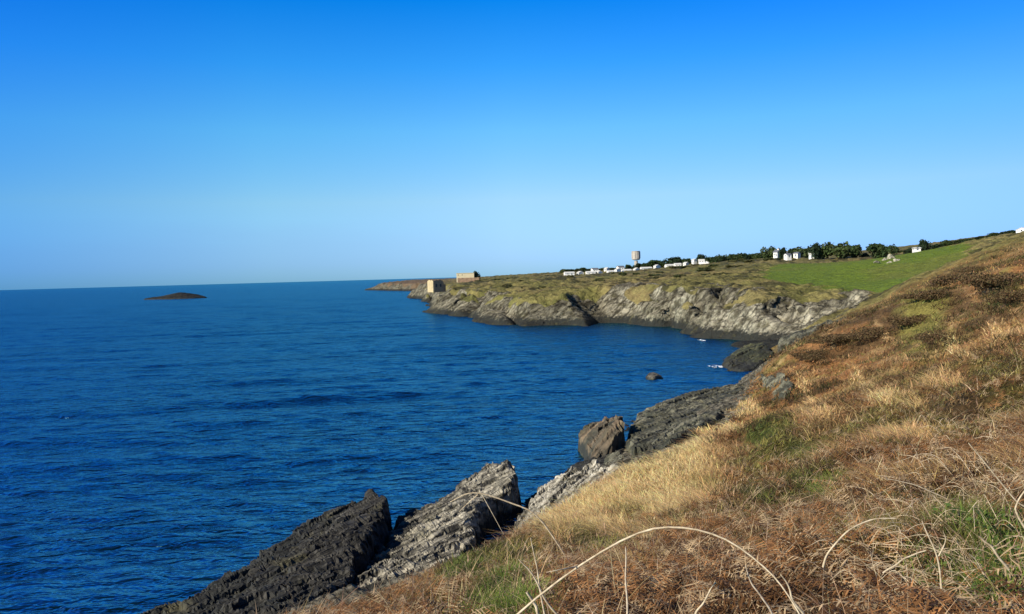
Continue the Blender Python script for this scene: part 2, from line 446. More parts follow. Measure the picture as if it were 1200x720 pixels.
# colours of the cover
def C(*a): return np.array(a, float)
RUST, STRAW, OLIVE, GREEN, HEATH, GORSE, FIELD = C(.27, .135, .05), C(.66, .45, .21), C(.19, .165, .045), C(.12, .15, .032), C(.12, .072, .032), C(.04, .048, .014), C(.125, .175, .018)
def lerp(a, b, t): return a + (b - a) * t[..., None]
PATCH = []
def patch(px, py, rx, ry, col, s=1.0):
    c0 = hit(px, py)[:2]; a = hit(px + rx, py)[:2] - c0; b = hit(px, py - ry)[:2] - c0
    Mx = np.array([a, b]).T
    if abs(np.linalg.det(Mx)) < 1e-4: return
    PATCH.append((c0, np.linalg.inv(Mx), col, s))
for a in [(690, 590, 46, 16, STRAW), (745, 562, 46, 18, STRAW), (800, 533, 44, 17, STRAW), (850, 503, 34, 12, STRAW), (880, 480, 16, 8, STRAW), (645, 612, 30, 9, STRAW), (1010, 455, 26, 7, STRAW, .8), (1040, 465, 20, 7, STRAW), (1125, 420, 24, 10, STRAW), (950, 470, 30, 7, STRAW, .7), (1090, 470, 34, 8, STRAW, .6), (1060, 510, 40, 9, STRAW, .5), (900, 545, 30, 7, STRAW, .5), (1100, 445, 30, 8, STRAW, .6), (980, 530, 34, 8, STRAW, .45), (870, 488, 26, 10, STRAW), (830, 512, 40, 12, STRAW), (780, 542, 50, 14, STRAW), (1180, 395, 30, 14, STRAW, .7),
          (1045, 400, 20, 10, STRAW, .6), (960, 490, 26, 6, STRAW, .6), (1000, 640, 120, 30, OLIVE, .6), (1130, 590, 70, 30, OLIVE, .8), (870, 620, 60, 14, OLIVE, .7), (800, 690, 60, 20, OLIVE, .5),
          (545, 680, 55, 28, GREEN), (600, 660, 40, 16, OLIVE), (880, 590, 45, 12, GORSE), (955, 572, 46, 14, GREEN), (730, 640, 46, 9, GREEN, .7), (690, 640, 30, 8, GREEN, .6), (1095, 690, 30, 14, GREEN, .7), (920, 560, 60, 14, OLIVE), (720, 645, 50, 14, OLIVE), (905, 500, 30, 10, OLIVE), (950, 520, 40, 9, GREEN, .8),
          (885, 512, 22, 9, GREEN, .8), (1130, 640, 50, 18, GREEN, .75), (1185, 680, 44, 40, GREEN, .85), (1040, 620, 50, 16, OLIVE), (1180, 560, 40, 20, OLIVE), (1130, 500, 50, 12, OLIVE, .7), (1175, 430, 40, 14, OLIVE, .8),
          (460, 705, 60, 22, RUST), (930, 550, 50, 12, RUST), (830, 660, 90, 30, RUST), (1120, 355, 60, 14, HEATH), (1050, 390, 60, 12, HEATH), (1180, 335, 20, 12, GORSE, .8), (1170, 350, 10, 14, GORSE), (1000, 400, 60, 10, HEATH, .9),
          (1080, 350, 30, 8, OLIVE), (1120, 470, 50, 14, HEATH, .8), (960, 430, 50, 10, RUST), (700, 690, 80, 20, RUST), (760, 610, 80, 14, OLIVE, .8), (840, 570, 50, 10, OLIVE, .6)]:
    patch(*a)
def cover(x, y, far, field, seed=0):
    R2 = np.hypot(x, y)
    # near hillside
    c = np.broadcast_to(RUST, (len(x), 3)).copy()
    n1 = fb2(x / 6, y / 6, 4, 61); n2 = fb2(x / 2.2, y / 2.2, 4, 62); n3 = fb2(x / 9, y / 14, 4, 63)
    c = lerp(c, np.broadcast_to(OLIVE, c.shape), sm(.1, .45, n1) * .8)
    c = lerp(c, np.broadcast_to(HEATH, c.shape), sm(.05, .5, n3) * .8)
    c = lerp(c, np.broadcast_to(STRAW * .75, c.shape), sm(.25, .6, n2) * .5)
    n4 = fb2(x / 3.2, y / 4.5, 4, 65)
    c = lerp(c, np.broadcast_to(C(.07, .045, .022), c.shape), sm(.12, .5, n4) * .75)
    c = lerp(c, np.broadcast_to(C(.34, .22, .10), c.shape), sm(-.1, -.55, n4) * .6)
    for c0, Mi, col, s in PATCH:
        u = (x - c0[0]) * Mi[0, 0] + (y - c0[1]) * Mi[0, 1]; v = (x - c0[0]) * Mi[1, 0] + (y - c0[1]) * Mi[1, 1]
        f = sm(1.25, .55, np.hypot(u, v) + .35 * n2 + .2 * n1) * s
        c = lerp(c, np.broadcast_to(col, c.shape), f)
    # far cliff tops
    m1 = fb2(x / 14, y / 40, 4, 71); m2 = fb2(x / 5, y / 9, 4, 72); m3 = fb2(x / 40, y / 60, 3, 73)
    q = np.broadcast_to(C(.20, .165, .065), (len(x), 3)).copy()
    q = lerp(q, np.broadcast_to(C(.12, .12, .035), c.shape), sm(-.1, .4, m1) * .55)
    q = lerp(q, np.broadcast_to(C(.15, .10, .05), c.shape), sm(.1, .5, m3) * sm(-.4, .3, m2) * .7)
    q = lerp(q, np.broadcast_to(C(.05, .048, .02), c.shape), sm(.0, .35, m2) * .9)
    q = lerp(q, np.broadcast_to(C(.17, .165, .045), c.shape), sm(.1, .5, fb2(x / 30, y / 70, 3, 75)) * .4)
    q = lerp(q, np.broadcast_to(C(.17, .115, .075), c.shape), sm(480, 800, R2) * sm(0, -150, x) * .8)
    fc = lerp(np.broadcast_to(FIELD, c.shape), np.broadcast_to(C(.15, .16, .03), c.shape), sm(0, .6, fb2(x / 25, y / 60, 4, 76)) * .7)
    q = lerp(q, fc, field)
    return lerp(c, q, far)
colr = cover(x, y, far, field)
litter_shade = sm(70, 12, R2) * (1 - nearrock)
colr = colr * (1 - .72 * litter_shade)[:, None]  # dark litter, with the shade between plants painted into the near ground
rock = rock * (1 - field * far)
for px, py, rx, ry in [(885, 372, 30, 20), (915, 372, 34, 20), (950, 368, 34, 16), (985, 359, 26, 10), (940, 385, 40, 8)]:
    c0 = hit(px, py, 60)[:2]; b0 = hit(px, py - ry, 60)[:2]; ld = max(4, min(np.linalg.norm(b0 - c0), 30)); sc_ = np.hypot(*c0) / F
    dd = np.hypot((x - c0[0]) / (rx * sc_), (y - c0[1]) / ld)
    rock = np.maximum(rock, sm(1.15, .75, dd + fb2(x / 7, y / 7, 4, 89) * .4) * far)
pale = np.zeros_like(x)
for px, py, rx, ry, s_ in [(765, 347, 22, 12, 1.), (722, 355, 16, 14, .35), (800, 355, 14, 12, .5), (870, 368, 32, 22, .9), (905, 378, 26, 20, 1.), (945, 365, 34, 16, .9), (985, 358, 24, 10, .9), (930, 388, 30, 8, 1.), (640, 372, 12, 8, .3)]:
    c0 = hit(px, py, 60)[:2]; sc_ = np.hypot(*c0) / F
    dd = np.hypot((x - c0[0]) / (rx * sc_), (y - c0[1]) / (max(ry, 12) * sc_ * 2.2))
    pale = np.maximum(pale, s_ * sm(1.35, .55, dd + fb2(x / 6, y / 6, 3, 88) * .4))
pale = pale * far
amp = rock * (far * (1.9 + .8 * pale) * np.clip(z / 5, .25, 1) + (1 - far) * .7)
off = (a1 + strata(x, y, z, 6, 15, 1, 5) * .9 * far) * amp + a2 * rock
V = np.stack([x, y, z + hum], 1) + off[:, None] * NB[None] * np.array([1, 1, .8])
idx = -np.ones(keep.shape, np.int64); idx[used] = np.arange(used.sum())
qi, qj = np.nonzero(quad)
Q = np.stack([idx[qi, qj], idx[qi, qj + 1], idx[qi + 1, qj + 1], idx[qi + 1, qj]], 1)[:, ::-1]
fr = R2[Q].mean(1); ff = field[Q].mean(1); frk = rock[Q].mean(1); fy = y[Q].mean(1)
fz = (z[Q].mean(1))
Q_ok = fz > -2.5
cls = np.where((fr < 152) | (fy < 0), 0, np.where((ff > .5) & (fr > 150), 2, 1))
m_near = ground_mat('hillside_ground', .5, (3.0, 14)); m_far = ground_mat('clifftop_ground', 1.6, (.35, 1.6), True)
for k, (nm, m) in enumerate([('hillside', m_near), ('cliff', m_far), ('field', m_far)]):
    q = Q[(cls == k) & Q_ok]
    u, inv = np.unique(q, return_inverse=True)
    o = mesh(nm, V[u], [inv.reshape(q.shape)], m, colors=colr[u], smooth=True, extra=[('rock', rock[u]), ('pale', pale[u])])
    tag(o, {'hillside': 'steep hillside of bracken, heather and dry grass running down to the shore', 'cliff': 'grey slabby sea cliffs and heath headland across the cove', 'field': 'smooth green pasture above the cove'}[nm],
        {'hillside': 'hillside', 'cliff': 'cliff', 'field': 'field'}[nm], kind='structure')
GV = None
def gz(x, y):
    """height of the planted ground at scattered places (same recipe as the sheet, without rock relief)"""
    x = np.atleast_1d(np.asarray(x, float)); y = np.atleast_1d(np.asarray(y, float))
    z, d, w = land(x, y); R2 = np.hypot(x, y); far = sm(120, 190, R2) * (y > 0)
    h = far * (fb2(x / 7, y / 7, 4, 41) * .9 + fb2(x / 2, y / 2, 3, 43) * .45) + (1 - far) * (fb2(x / 5, y / 5, 4, 44) * .45 * sm(3, 20, R2) + fb2(x / 1.3, y / 1.3, 4, 45) * .2)
    return z + h
def gz1(x, y): return float(gz(x, y)[0])
# the eye stands on this ground
print('ground below eye', gz1(0, 0))

# ------------------------------------------------------------------ sea
print('sea')
sth = np.radians(np.unique(np.r_[np.arange(-180, -45, 3.), np.arange(-45, 32, .13), np.arange(32, 181, 3.)]))
sr = [6.0]
while sr[-1] < 90000: sr.append(sr[-1] * (1.0048 if 30 < sr[-1] < 900 else (1.012 if sr[-1] < 4000 else 1.06)) + .01)
sr = np.array(sr)
TH, RR = np.meshgrid(sth, sr)
sx, sy = RR * np.sin(TH), RR * np.cos(TH)
ds = sdf(sx, sy, CP)
kq = ds < 12 + .01 * RR
quad = kq[:-1, :-1] & kq[1:, :-1] & kq[:-1, 1:] & kq[1:, 1:]
h = np.zeros(sx.shape)
wr = np.random.default_rng(3)
for k in range(46):
    lam = 1.1 * (26 / 1.1) ** ((k + wr.random()) / 46)
    an = R(-84) + wr.normal() * (.38 if lam < 9 else .12)            # running in towards the shore
    kx, ky = math.cos(an) * 2 * math.pi / lam, math.sin(an) * 2 * math.pi / lam
    am = .0085 * lam ** .55
    fade = np.clip(lam / (RR * .0048 * 3.0) - .35, 0, 1)
    ph = sx * kx + sy * ky + wr.random() * 6.28
    h += am * fade * (1 - 2 * np.sin(ph * .5) ** 2) * (1.1 if lam > 9 else .95)
gust = .8 + .25 * sm(-.5, .6, fb2(sx / 60, sy / 35, 3, 91))
h *= gust * (.35 + .65 * sm(2, -25, ds)) * sm(3000, 900, RR)
used = np.zeros(kq.shape, bool)
for sl in ((slice(0, -1), slice(0, -1)), (slice(1, None), slice(0, -1)), (slice(0, -1), slice(1, None)), (slice(1, None), slice(1, None))):
    used[sl] |= quad
idx = -np.ones(kq.shape, np.int64); idx[used] = np.arange(used.sum())
qi, qj = np.nonzero(quad)
Q = np.stack([idx[qi, qj], idx[qi + 1, qj], idx[qi + 1, qj + 1], idx[qi, qj + 1]], 1)[:, ::-1]
Q = Q[:, ::-1]
m_sea, nt, b = mat('sea_water')
g = N(nt, 'NewGeometry')
mp = N(nt, 'Mapping'); nt.links.new(g.outputs['Position'], mp.inputs[0]); mp.inputs['Scale'].default_value = (.6, 1.15, 1); mp.inputs['Rotation'].default_value = (0, 0, R(8))
na = noise(nt, .62, 3, .6, mp.outputs[0], .35)
nb = noise(nt, .045, 5, .6, mp.outputs[0], .6)
at = N(nt, 'Attribute', _attribute_name='shallow')
deep = mix(nt, gray(nt, nb, .3, 0, .7, 1), (.0004, .006, .012), (.0007, .011, .022))
nt.links.new(mix(nt, at.outputs['Fac'], deep, (.003, .016, .022)), b.inputs['Base Color'])
b.inputs['IOR'].default_value = 1.33; b.inputs['Roughness'].default_value = .10; b.inputs['Specular IOR Level'].default_value = .36; b.inputs['Specular Tint'].default_value = (.35, .82, 1, 1)
p = bump(nt, None, noise(nt, .22, 3, .55, mp.outputs[0], .3), .8, .7)
bump(nt, b, na, 1.15, 1.0, p)
stn = b.inputs['Normal'].links[0].from_node; ms_ = N(nt, 'Mapping'); nt.links.new(g.outputs['Position'], ms_.inputs[0]); ms_.inputs['Scale'].default_value = (.012, .05, 1); ms_.inputs['Rotation'].default_value = (0, 0, R(-14))
nt.links.new(gray(nt, noise(nt, 1.0, 4, .6, ms_.outputs[0], .4), .38, .6, .62, 1.0), stn.inputs['Strength'])
SV = np.stack([sx[used], sy[used], h[used]], 1)
b.inputs['Specular IOR Level'].default_value = 0
gl = N(nt, 'BsdfGlossy', Color=(.15, .41, .49, 1), Roughness=.2); fr_ = N(nt, 'Fresnel', IOR=1.33); ms = N(nt, 'MixShader')
for n_ in (gl, fr_): nt.links.new(b.inputs['Normal'].links[0].from_socket, n_.inputs['Normal'])
nt.links.new(fr_.outputs[0], ms.inputs[0]); nt.links.new(b.outputs[0], ms.inputs[1]); nt.links.new(gl.outputs[0], ms.inputs[2])
nt.links.new(ms.outputs[0], nt.nodes['Material Output'].inputs[0])
o = mesh('sea', SV, [Q], m_sea, smooth=True, extra=[('shallow', np.exp(-np.abs(ds[used]) / 10) * .7)])
tag(o, 'deep blue rippled sea reaching to the horizon', 'sea', kind='structure')

# ------------------------------------------------------------------ shore rocks
print('rocks')
M_PALE = rock_mat('pale_schist', (.46, .41, .30), (.05, .045, .033), .42, .85, patch=.45, bd=.2)
M_LIT = rock_mat('lit_schist', (.60, .54, .41), (.09, .08, .055), .42, .35, patch=.35, bd=.2)  # paler copy of the schist, brightened in colour to look sunlit
M_SLAB = rock_mat('dark_slab_rock', (.19, .175, .115), (.04, .042, .028), .6, 1.0, patch=.7, bd=.2)
M_SHADED = rock_mat('shaded_olive_rock', (.085, .085, .04), (.028, .03, .016), .9, 1.2, patch=.6, bd=.2)  # dark olive colour holds the deep shadow at the cove head
M_DARK = rock_mat('black_lichen_rock', (.085, .077, .06), (.012, .011, .009), .35, 1.2, bd=.14, patch=.6)
M_MID = rock_mat('grey_green_rock', (.25, .23, .15), (.055, .055, .036), .6, .8, patch=.6, bd=.2)
M_TAN = rock_mat('tan_rock', (.19, .135, .08), (.042, .042, .03), 1.3, 1.3, patch=.5)
def outcrop(name, outline, inner, m, step, label, cat='rock', edge=.8, size=.7, amp=.32, zb=-1.6, seed=0, rough=1.0, raise_=0.0):
    P3 = [PZ(px, py, z) for px, py, z in outline]
    ctl = np.array(P3 + [PZ(px, py, z) for px, py, z in inner])
    P = np.array(P3)[:, :2]
    tp = TPS(ctl[:, :2], ctl[:, 2], 2e-2)
    lo, hi = P.min(0) - 1.2, P.max(0) + 1.2
    c0 = np.r_[P.mean(0), 0.0]
    gx, gy = np.meshgrid(np.arange(lo[0], hi[0], step), np.arange(lo[1], hi[1], step))
    d = sdf(gx, gy, P) + fb2(gx / 1.4, gy / 1.4, 3, seed + 2) * .35 * rough
    t = np.clip(d / edge, 0, 1)
    z = zb + (tp(gx, gy) - zb + raise_) * (1 - (1 - t) ** 2.2)
    kp = d > -.25
    quad = kp[:-1, :-1] & kp[1:, :-1] & kp[:-1, 1:] & kp[1:, 1:]
    used = np.zeros(kp.shape, bool)
    for sl in ((slice(0, -1), slice(0, -1)), (slice(1, None), slice(0, -1)), (slice(0, -1), slice(1, None)), (slice(1, None), slice(1, None))):
        used[sl] |= quad
    x, y, z, tt = gx[used], gy[used], z[used], t[used]
    of = strata(x, y, z, size, seed, 1, 3.5, 8) * amp + strata(x, y, z, size * .28, seed + 5, 1, 3, 8) * amp * .45
    zz = strata(x, y, z, size * .8, seed + 9, 1, 3, 9) * amp * .8
    V = np.stack([x, y, z + zz * tt], 1) + of[:, None] * NB[None] * (.25 + .75 * tt[:, None])
    idx = -np.ones(kp.shape, np.int64); idx[used] = np.arange(used.sum())
    qi, qj = np.nonzero(quad)
    Q = np.stack([idx[qi, qj], idx[qi, qj + 1], idx[qi + 1, qj + 1], idx[qi + 1, qj]], 1)
    c0[2] = 0
    o = mesh(name, V - c0, [Q], m, smooth=False)
    o.location = c0
    return tag(o, label, cat)
outcrop('rock_ridge', [(441, 566, 2.3), (458, 580, 2.3), (456, 606, 1.9), (428, 648, 1.7), (402, 690, 1.5), (375, 735, 1.4), (330, 790, 1.4), (240, 800, .8), (120, 745, .1), (150, 722, .1), (220, 696, .15), (290, 656, .3), (330, 627, .5), (375, 602, .8), (392, 597, 1.1), (418, 588, 1.3), (425, 572, 2.0)],
        [(410, 630, 2.0), (360, 660, 1.5), (300, 700, 1.1), (370, 700, 1.4), (250, 740, .9)], M_DARK, .11,
        'black jagged rock ridge sloping into the sea, leftmost on the near shore', 'rock ridge', edge=.7, size=.8, amp=.42, seed=1)
outcrop('rock_ridge', [(602, 540, 2.9), (575, 543, 2.7), (548, 556, 2.0), (522, 578, 1.1), (500, 590, .7), (462, 606, .5), (445, 640, .5), (415, 685, .7), (380, 740, .8), (440, 745, 1.5), (510, 700, 1.7), (565, 668, 1.2), (548, 645, 1.2), (556, 622, 1.5), (578, 592, 2.0), (608, 556, 2.9)],
        [(560, 590, 2.3), (520, 630, 1.6), (480, 650, 1.1), (450, 690, 1.0), (500, 610, 1.1), (545, 610, 1.9)], M_PALE, .10,
        'pale grey layered rock ridge with a sheer shadowed right face beside the water channel', 'rock ridge', edge=.45, size=.85, amp=.5, seed=2)
outcrop('shore_rock', [(740, 548, 5.0), (705, 555, 3.8), (662, 562, 2.3), (632, 585, 1.6), (614, 612, 1.2), (600, 628, 1.0), (598, 650, 1.0), (640, 655, 2.5), (700, 620, 4.4), (745, 580, 5.2)],
        [(660, 600, 2.7), (690, 580, 3.9)], M_LIT, .10, 'pale cracked rock face below the straw grass, right of the water channel', 'rock', edge=.6, size=.8, amp=.5, seed=3, raise_=.5)
outcrop('wet_rock', [(644, 566, .2), (668, 546, .3), (690, 532, .6), (738, 515, 1.2), (745, 545, 2.2), (705, 566, 2.0), (668, 572, 1.2)],
        [(690, 552, 1.4)], M_DARK, .1, 'low black wet rock at the foot of the tan leaning boulder', 'rock', edge=.7, size=.5, amp=.25, seed=4)
outcrop('leaning_boulder', [(676, 507, 1.9), (690, 496, 2.5), (712, 489, 3.2), (734, 485, 4.2), (732, 496, 3.9), (720, 512, 3.0), (706, 528, 1.8), (694, 541, 1.0), (686, 532, 1.0), (681, 518, 1.5)],
        [(705, 510, 2.9)], M_TAN, .1, 'tan and grey leaning boulder standing at the water edge, dark cleft on its right', 'boulder', edge=.4, size=1.3, amp=.5, seed=5)
outcrop('shore_rock', [(706, 538, 2.2), (716, 528, 2.8), (732, 527, 3.2), (738, 540, 3.2), (730, 556, 3.0), (706, 560, 2.2)],
        [(720, 542, 3.0)], M_MID, .1, 'small grey block between the leaning boulder and the grass edge', 'rock', edge=.4, size=.5, amp=.2, seed=6)
outcrop('rock_slab', [(738, 506, .9), (745, 494, .6), (775, 480, .5), (815, 466, .5), (850, 460, .7), (874, 457, .8), (886, 462, 2.4), (872, 482, 3.6), (850, 500, 4.4), (800, 528, 4.6), (745, 562, 4.2), (732, 545, 2.6), (733, 525, 1.4)],
        [(780, 505, 2.6), (840, 478, 2.5), (760, 530, 3.2)], M_SLAB, .16, 'long grey green rock slab sloping up from the sea to the straw grass', 'rock slab', edge=.8, size=1.3, amp=.5, seed=7, raise_=.8)
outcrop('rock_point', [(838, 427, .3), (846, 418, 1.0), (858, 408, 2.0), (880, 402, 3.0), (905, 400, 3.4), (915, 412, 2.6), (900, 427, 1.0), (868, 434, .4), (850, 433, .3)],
        [(875, 415, 2.0)], M_SHADED, .3, 'dark olive rock point at the head of the cove with foam at its tip', 'rock point', edge=2.0, size=1.4, amp=.5, seed=8)
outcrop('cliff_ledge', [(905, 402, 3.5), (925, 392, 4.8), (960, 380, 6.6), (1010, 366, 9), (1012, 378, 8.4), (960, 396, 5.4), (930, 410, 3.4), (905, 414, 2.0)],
        [(950, 386, 6.0)], M_SLAB, .3, 'pale rock ledges stepping down behind the hillside to the head of the cove', 'rock', edge=1.6, size=1.2, amp=.5, seed=9)  # dark slab material paints in the shadow of the gap behind the hillside
outcrop('hillside_outcrop', [(884, 470, 4.2), (890, 452, 4.6), (904, 440, 6.2), (928, 436, 7.9), (938, 446, 8.0), (930, 462, 7.6), (905, 482, 6.2), (890, 482, 5.0)],
        [(912, 458, 7.0)], M_MID, .16, 'grey slabby outcrop breaking out of the hillside edge above the cove', 'rock outcrop', edge=1.0, size=.9, amp=.5, zb=1.0, seed=10, raise_=.5)
outcrop('pale_boulder', [(579, 644, 1.7), (584, 631, 2.2), (597, 626, 2.6), (605, 632, 2.4), (604, 646, 1.9), (590, 655, 1.6)],
        [(594, 640, 2.5)], rock_mat('white_lichen_rock', (.62, .58, .46), (.30, .27, .19), .3, .2), .07, 'small whitish boulder at the grass edge by the inner end of the channel', 'boulder', edge=.35, size=.4, amp=.12, zb=-.6, seed=11)
outcrop('sea_rock', [(753, 441, .05), (759, 436.5, .35), (768, 435.5, .5), (777, 438, .3), (778, 442, .05), (767, 445, .2), (757, 444.5, .1)],
        [(766, 439, .75)], rock_mat('barnacle_rock', (.19, .17, .13), (.09, .08, .06), .4, .25), .14, 'small low brown rock awash in the middle of the cove', 'rock', edge=.8, size=.6, amp=.15, zb=-.8, seed=12)
def at_(px, z, D): return (px, 340 - .0279 * px + (18 - z) * F / D, z)
outcrop('islet', [at_(*q) for q in [(166, .4, 1005), (180, 1.6, 1030), (200, 3.0, 1050), (225, 3.0, 1050), (236, 2.0, 1035), (244, .5, 1010), (225, .4, 990), (200, .4, 985), (180, .4, 990)]],
        [at_(*q) for q in [(182, 2.6, 1012), (198, 5.0, 1018), (209, 7.4, 1020), (220, 6.4, 1020), (232, 4.0, 1018)]], rock_mat('dark_islet_rock', (.035, .034, .028), (.014, .014, .012), 3, 1.5), .8, 'low dark rocky islet out at sea near the horizon', 'islet', edge=3, size=3, amp=.9, zb=-.8, seed=13)
outcrop('field_rocks', [(1022, 309, 20.7), (1036, 301, 22.6), (1046, 297, 24.0), (1052, 300, 23.6), (1050, 307, 21.8), (1036, 311, 20.6)],
        [(1042, 302, 23.6)], rock_mat('pale_field_rock', (.5, .45, .3), (.2, .18, .1), 1.2, .2), .5, 'pale rocky knoll standing at the top of the green field', 'rocks', edge=3, size=2.0, amp=.8, zb=19.5, seed=14) if False else None

# ------------------------------------------------------------------ foam
m_foam, nt, b = mat('foam'); tc = N(nt, 'TexCoord')
b.inputs['Base Color'].default_value = (.8, .83, .85, 1); b.inputs['Roughness'].default_value = .8
bump(nt, b, noise(nt, 3, 5, .6, tc.outputs['Object']), .1, .6)
def foam(px, py, L, W, name_label, seed):
    c = PZ(px, py, 0)
    u, v = np.meshgrid(np.linspace(-1, 1, 60), np.linspace(-1, 1, 30))
    xx, yy = u * L, v * W
    r = np.hypot(u, v) + fb2(u * 3 + seed, v * 2, 4, seed) * .35
    zz = .22 * (1 - r) + .05 * fb2(xx * 3, yy * 3, 3, seed + 4)
    kp = (r < 1) & (fb2(xx * 1.6 + seed, yy * 1.1, 4, seed + 7) > -.25)
    quad = kp[:-1, :-1] & kp[1:, :-1] & kp[:-1, 1:] & kp[1:, 1:]
    ix = np.arange(kp.size).reshape(kp.shape); qi, qj = np.nonzero(quad)
    q = np.stack([ix[qi, qj], ix[qi, qj + 1], ix[qi + 1, qj + 1], ix[qi + 1, qj]], 1)
    un, inv = np.unique(q, return_inverse=True)
    o = mesh('foam', np.stack([xx.ravel(), yy.ravel(), zz.ravel() + .12], 1)[un], [inv.reshape(q.shape)], m_foam, smooth=True)
    o.location = (c[0], c[1], 0)
    tag(o, name_label, 'foam', kind='stuff')
foam(839, 430.5, 1.3, 1.8, 'white foam breaking at the tip of the dark rock point', 3)
foam(822, 399.5, .8, 2.2, 'thin foam line at the foot of the cliffs', 8)

# ------------------------------------------------------------------ far trees and bushes
print('trees')
m_leaf, nt, b = mat('dark_foliage'); tc = N(nt, 'TexCoord')
a = N(nt, 'Attribute', _attribute_name='tint'); nt.links.new(a.outputs['Color'], b.inputs['Base Color']); b.inputs['Roughness'].default_value = .7; b.inputs['Specular IOR Level'].default_value = .15
m_bark = plain('bark', (.09, .07, .05), .9, .3, 4)
def crown_mesh(seed, w, h, n=900, squat=.5, tint=(.035, .05, .013), leaf=.045):
    """many leaf clumps on several uneven lobes"""
    r = np.random.default_rng(seed)
    lob = [(r.normal(0, .24 * w), r.normal(0, .24 * w), h * (squat + r.uniform(-.22, .16)), r.uniform(.24, .38) * w) for _ in range(9)]
    P = []
    for k in range(n):
        lx, ly, lz, lr = lob[k % 9]
        v = r.normal(size=3); v /= np.linalg.norm(v); v *= lr * r.uniform(.55, 1.05)
        P.append((lx + v[0], ly + v[1], max(.06 * h, lz + v[2] * h / w * 1.05)))
    P = np.array(P); s = w * leaf * r.uniform(.6, 1.5, n)
    a = r.normal(size=(n, 3)); a /= np.linalg.norm(a, axis=1)[:, None]
    b2 = np.cross(a, r.normal(size=(n, 3))); b2 /= np.linalg.norm(b2, axis=1)[:, None]
    V = np.stack([P + a * s[:, None], P + b2 * s[:, None], P - a * s[:, None] * .8, P - b2 * s[:, None]], 1).reshape(-1, 3)
    Fq = np.arange(4 * n).reshape(-1, 4)
    col = np.repeat(np.array(tint)[None] * r.uniform(.6, 1.6, n)[:, None] * (1 + r.normal(0, .08, (n, 3))), 4, 0)
    return V, Fq, col
def tree_proto(seed, w, h, tint, squat=.55):
    root = empty('tree', (0, 0, 0))
    V, Fq, col = crown_mesh(seed, w, h, 1500, squat, tint, .055)
    mesh('crown', V, [Fq], m_leaf, root, colors=col)
    r = np.random.default_rng(seed)
    paths = [(spline([(0, 0, -.6), (.1, 0, h * .3), (0, .1, h * .7)], 8), np.linspace(.3, .1, 9))]
    for k in range(4):
        an = k * 1.6 + r.random()
        paths.append((spline([(0, 0, h * .25), (math.cos(an) * w * .15, math.sin(an) * w * .15, h * .45), (math.cos(an) * w * .3, math.sin(an) * w * .3, h * .65)], 6), np.linspace(.14, .04, 7)))
    paths = [(p[:min(len(p), len(q))], q[:min(len(p), len(q))]) for p, q in paths]
    V, Fq = tubes(paths, 5); mesh('trunk', V, [Fq], m_bark, root)
    return root
protos = {}
def place_tree(name, kind, px, pyb, D, wpx, hpx, label, group=None, cat='tree'):
    """kind: round / wide / bush; base at ground under pixel column px, D metres out"""
    if kind not in protos:
        sq, tint, sd = {'round': (.55, (.028, .045, .013), 1), 'dark': (.5, (.018, .03, .012), 2), 'wide': (.5, (.04, .055, .016), 3), 'bush': (.45, (.05, .06, .018), 4), 'olive': (.42, (.09, .085, .03), 5)}[kind]
        protos[kind] = tree_proto(sd, 1 * 8.0, 7.0, tint, sq); fresh = True
    else: fresh = False
    src = protos[kind]
    o = src if fresh else copy_tree(src)
    p = PD(px, pyb, D); g0 = gz1(p[0], p[1])
    zt = PD(px, pyb - hpx, D)[2]
    o.location = (p[0], p[1], g0 - .3)
    sw = wpx * D / F / 6.0; sh = max(.25, (zt - g0 + .3) / 5.9)
    o.scale = (sw, sw, sh); o.rotation_euler = (0, 0, random.uniform(0, 6.28))
    o.name = name
    return tag(o, label, cat, group)
T1 = [ # name kind px base D w h label group
 ('tree', 'round', 771, 315, 780, 14, 9, 'dark rounded tree behind the white cottages just right of the water tower', None),
 ('tree', 'dark', 790, 313, 770, 17, 11, 'broad dark tree behind the white bungalows, highest in that row', None),
 ('tree', 'dark', 822, 307, 690, 10, 8, 'pointed dark tree behind the long white bungalow', None),
 ('tree', 'round', 806, 311, 720, 8, 7, 'small dark tree left of the tall white gable', None),
 ('tree', 'dark', 750, 316, 800, 8, 7, 'small dark tree right at the foot of the water tower', None),
 ('tree', 'round', 737, 316, 800, 6, 5, 'small dark tree left of the foot of the water tower', None),
 ('tree', 'round', 759, 316, 790, 9, 7, 'dark squat tree second right of the water tower', None),
 ('tree', 'wide', 905, 302, 545, 10, 12, 'dark tree standing left of the white farmhouse', None),
 ('tree', 'dark', 917, 301, 500, 7, 10, 'narrow dark tree between the white farmhouse gables', None),
 ('tree', 'dark', 927, 302, 515, 5, 9, 'narrow dark tree just left of the low white outbuilding', None),
 ('tree', 'dark', 955, 302, 480, 10, 16, 'darkest tree at the left end of the big hedge clump', None),
 ('tree', 'wide', 969, 303, 480, 18, 17, 'wide green tree in the hedge clump, second from its left end', None),
 ('tree', 'wide', 985, 304, 470, 18, 16.5, 'wide green tree in the middle of the hedge clump', None),
 ('tree', 'round', 1000, 304, 465, 13, 15, 'rounded tree at the right end of the hedge clump', None),
 ('tree', 'dark', 1013, 303, 470, 7, 6, 'small dark tree between the hedge clump and the lone round tree', None),
 ('tree', 'round', 1032, 303, 440, 16, 15.5, 'lone dark round tree standing on the skyline above the pale rocks', None),
 ('bush', 'wide', 1054, 301, 470, 10, 6, 'pale green low bush on the skyline right of the lone round tree', None),
 ('tree', 'dark', 1065, 299, 440, 7, 7.5, 'small dark tree left of the pale shed', None),
 ('tree', 'dark', 1083, 295, 410, 10, 13, 'dark round tree right of the pale shed, highest on the skyline', None),
 ('tree', 'wide', 936, 300, 560, 16, 9, 'broad green tree behind the low white outbuilding', None),
 ('tree', 'dark', 945, 300, 540, 10, 8, 'dark tree left of the white garage', None)]
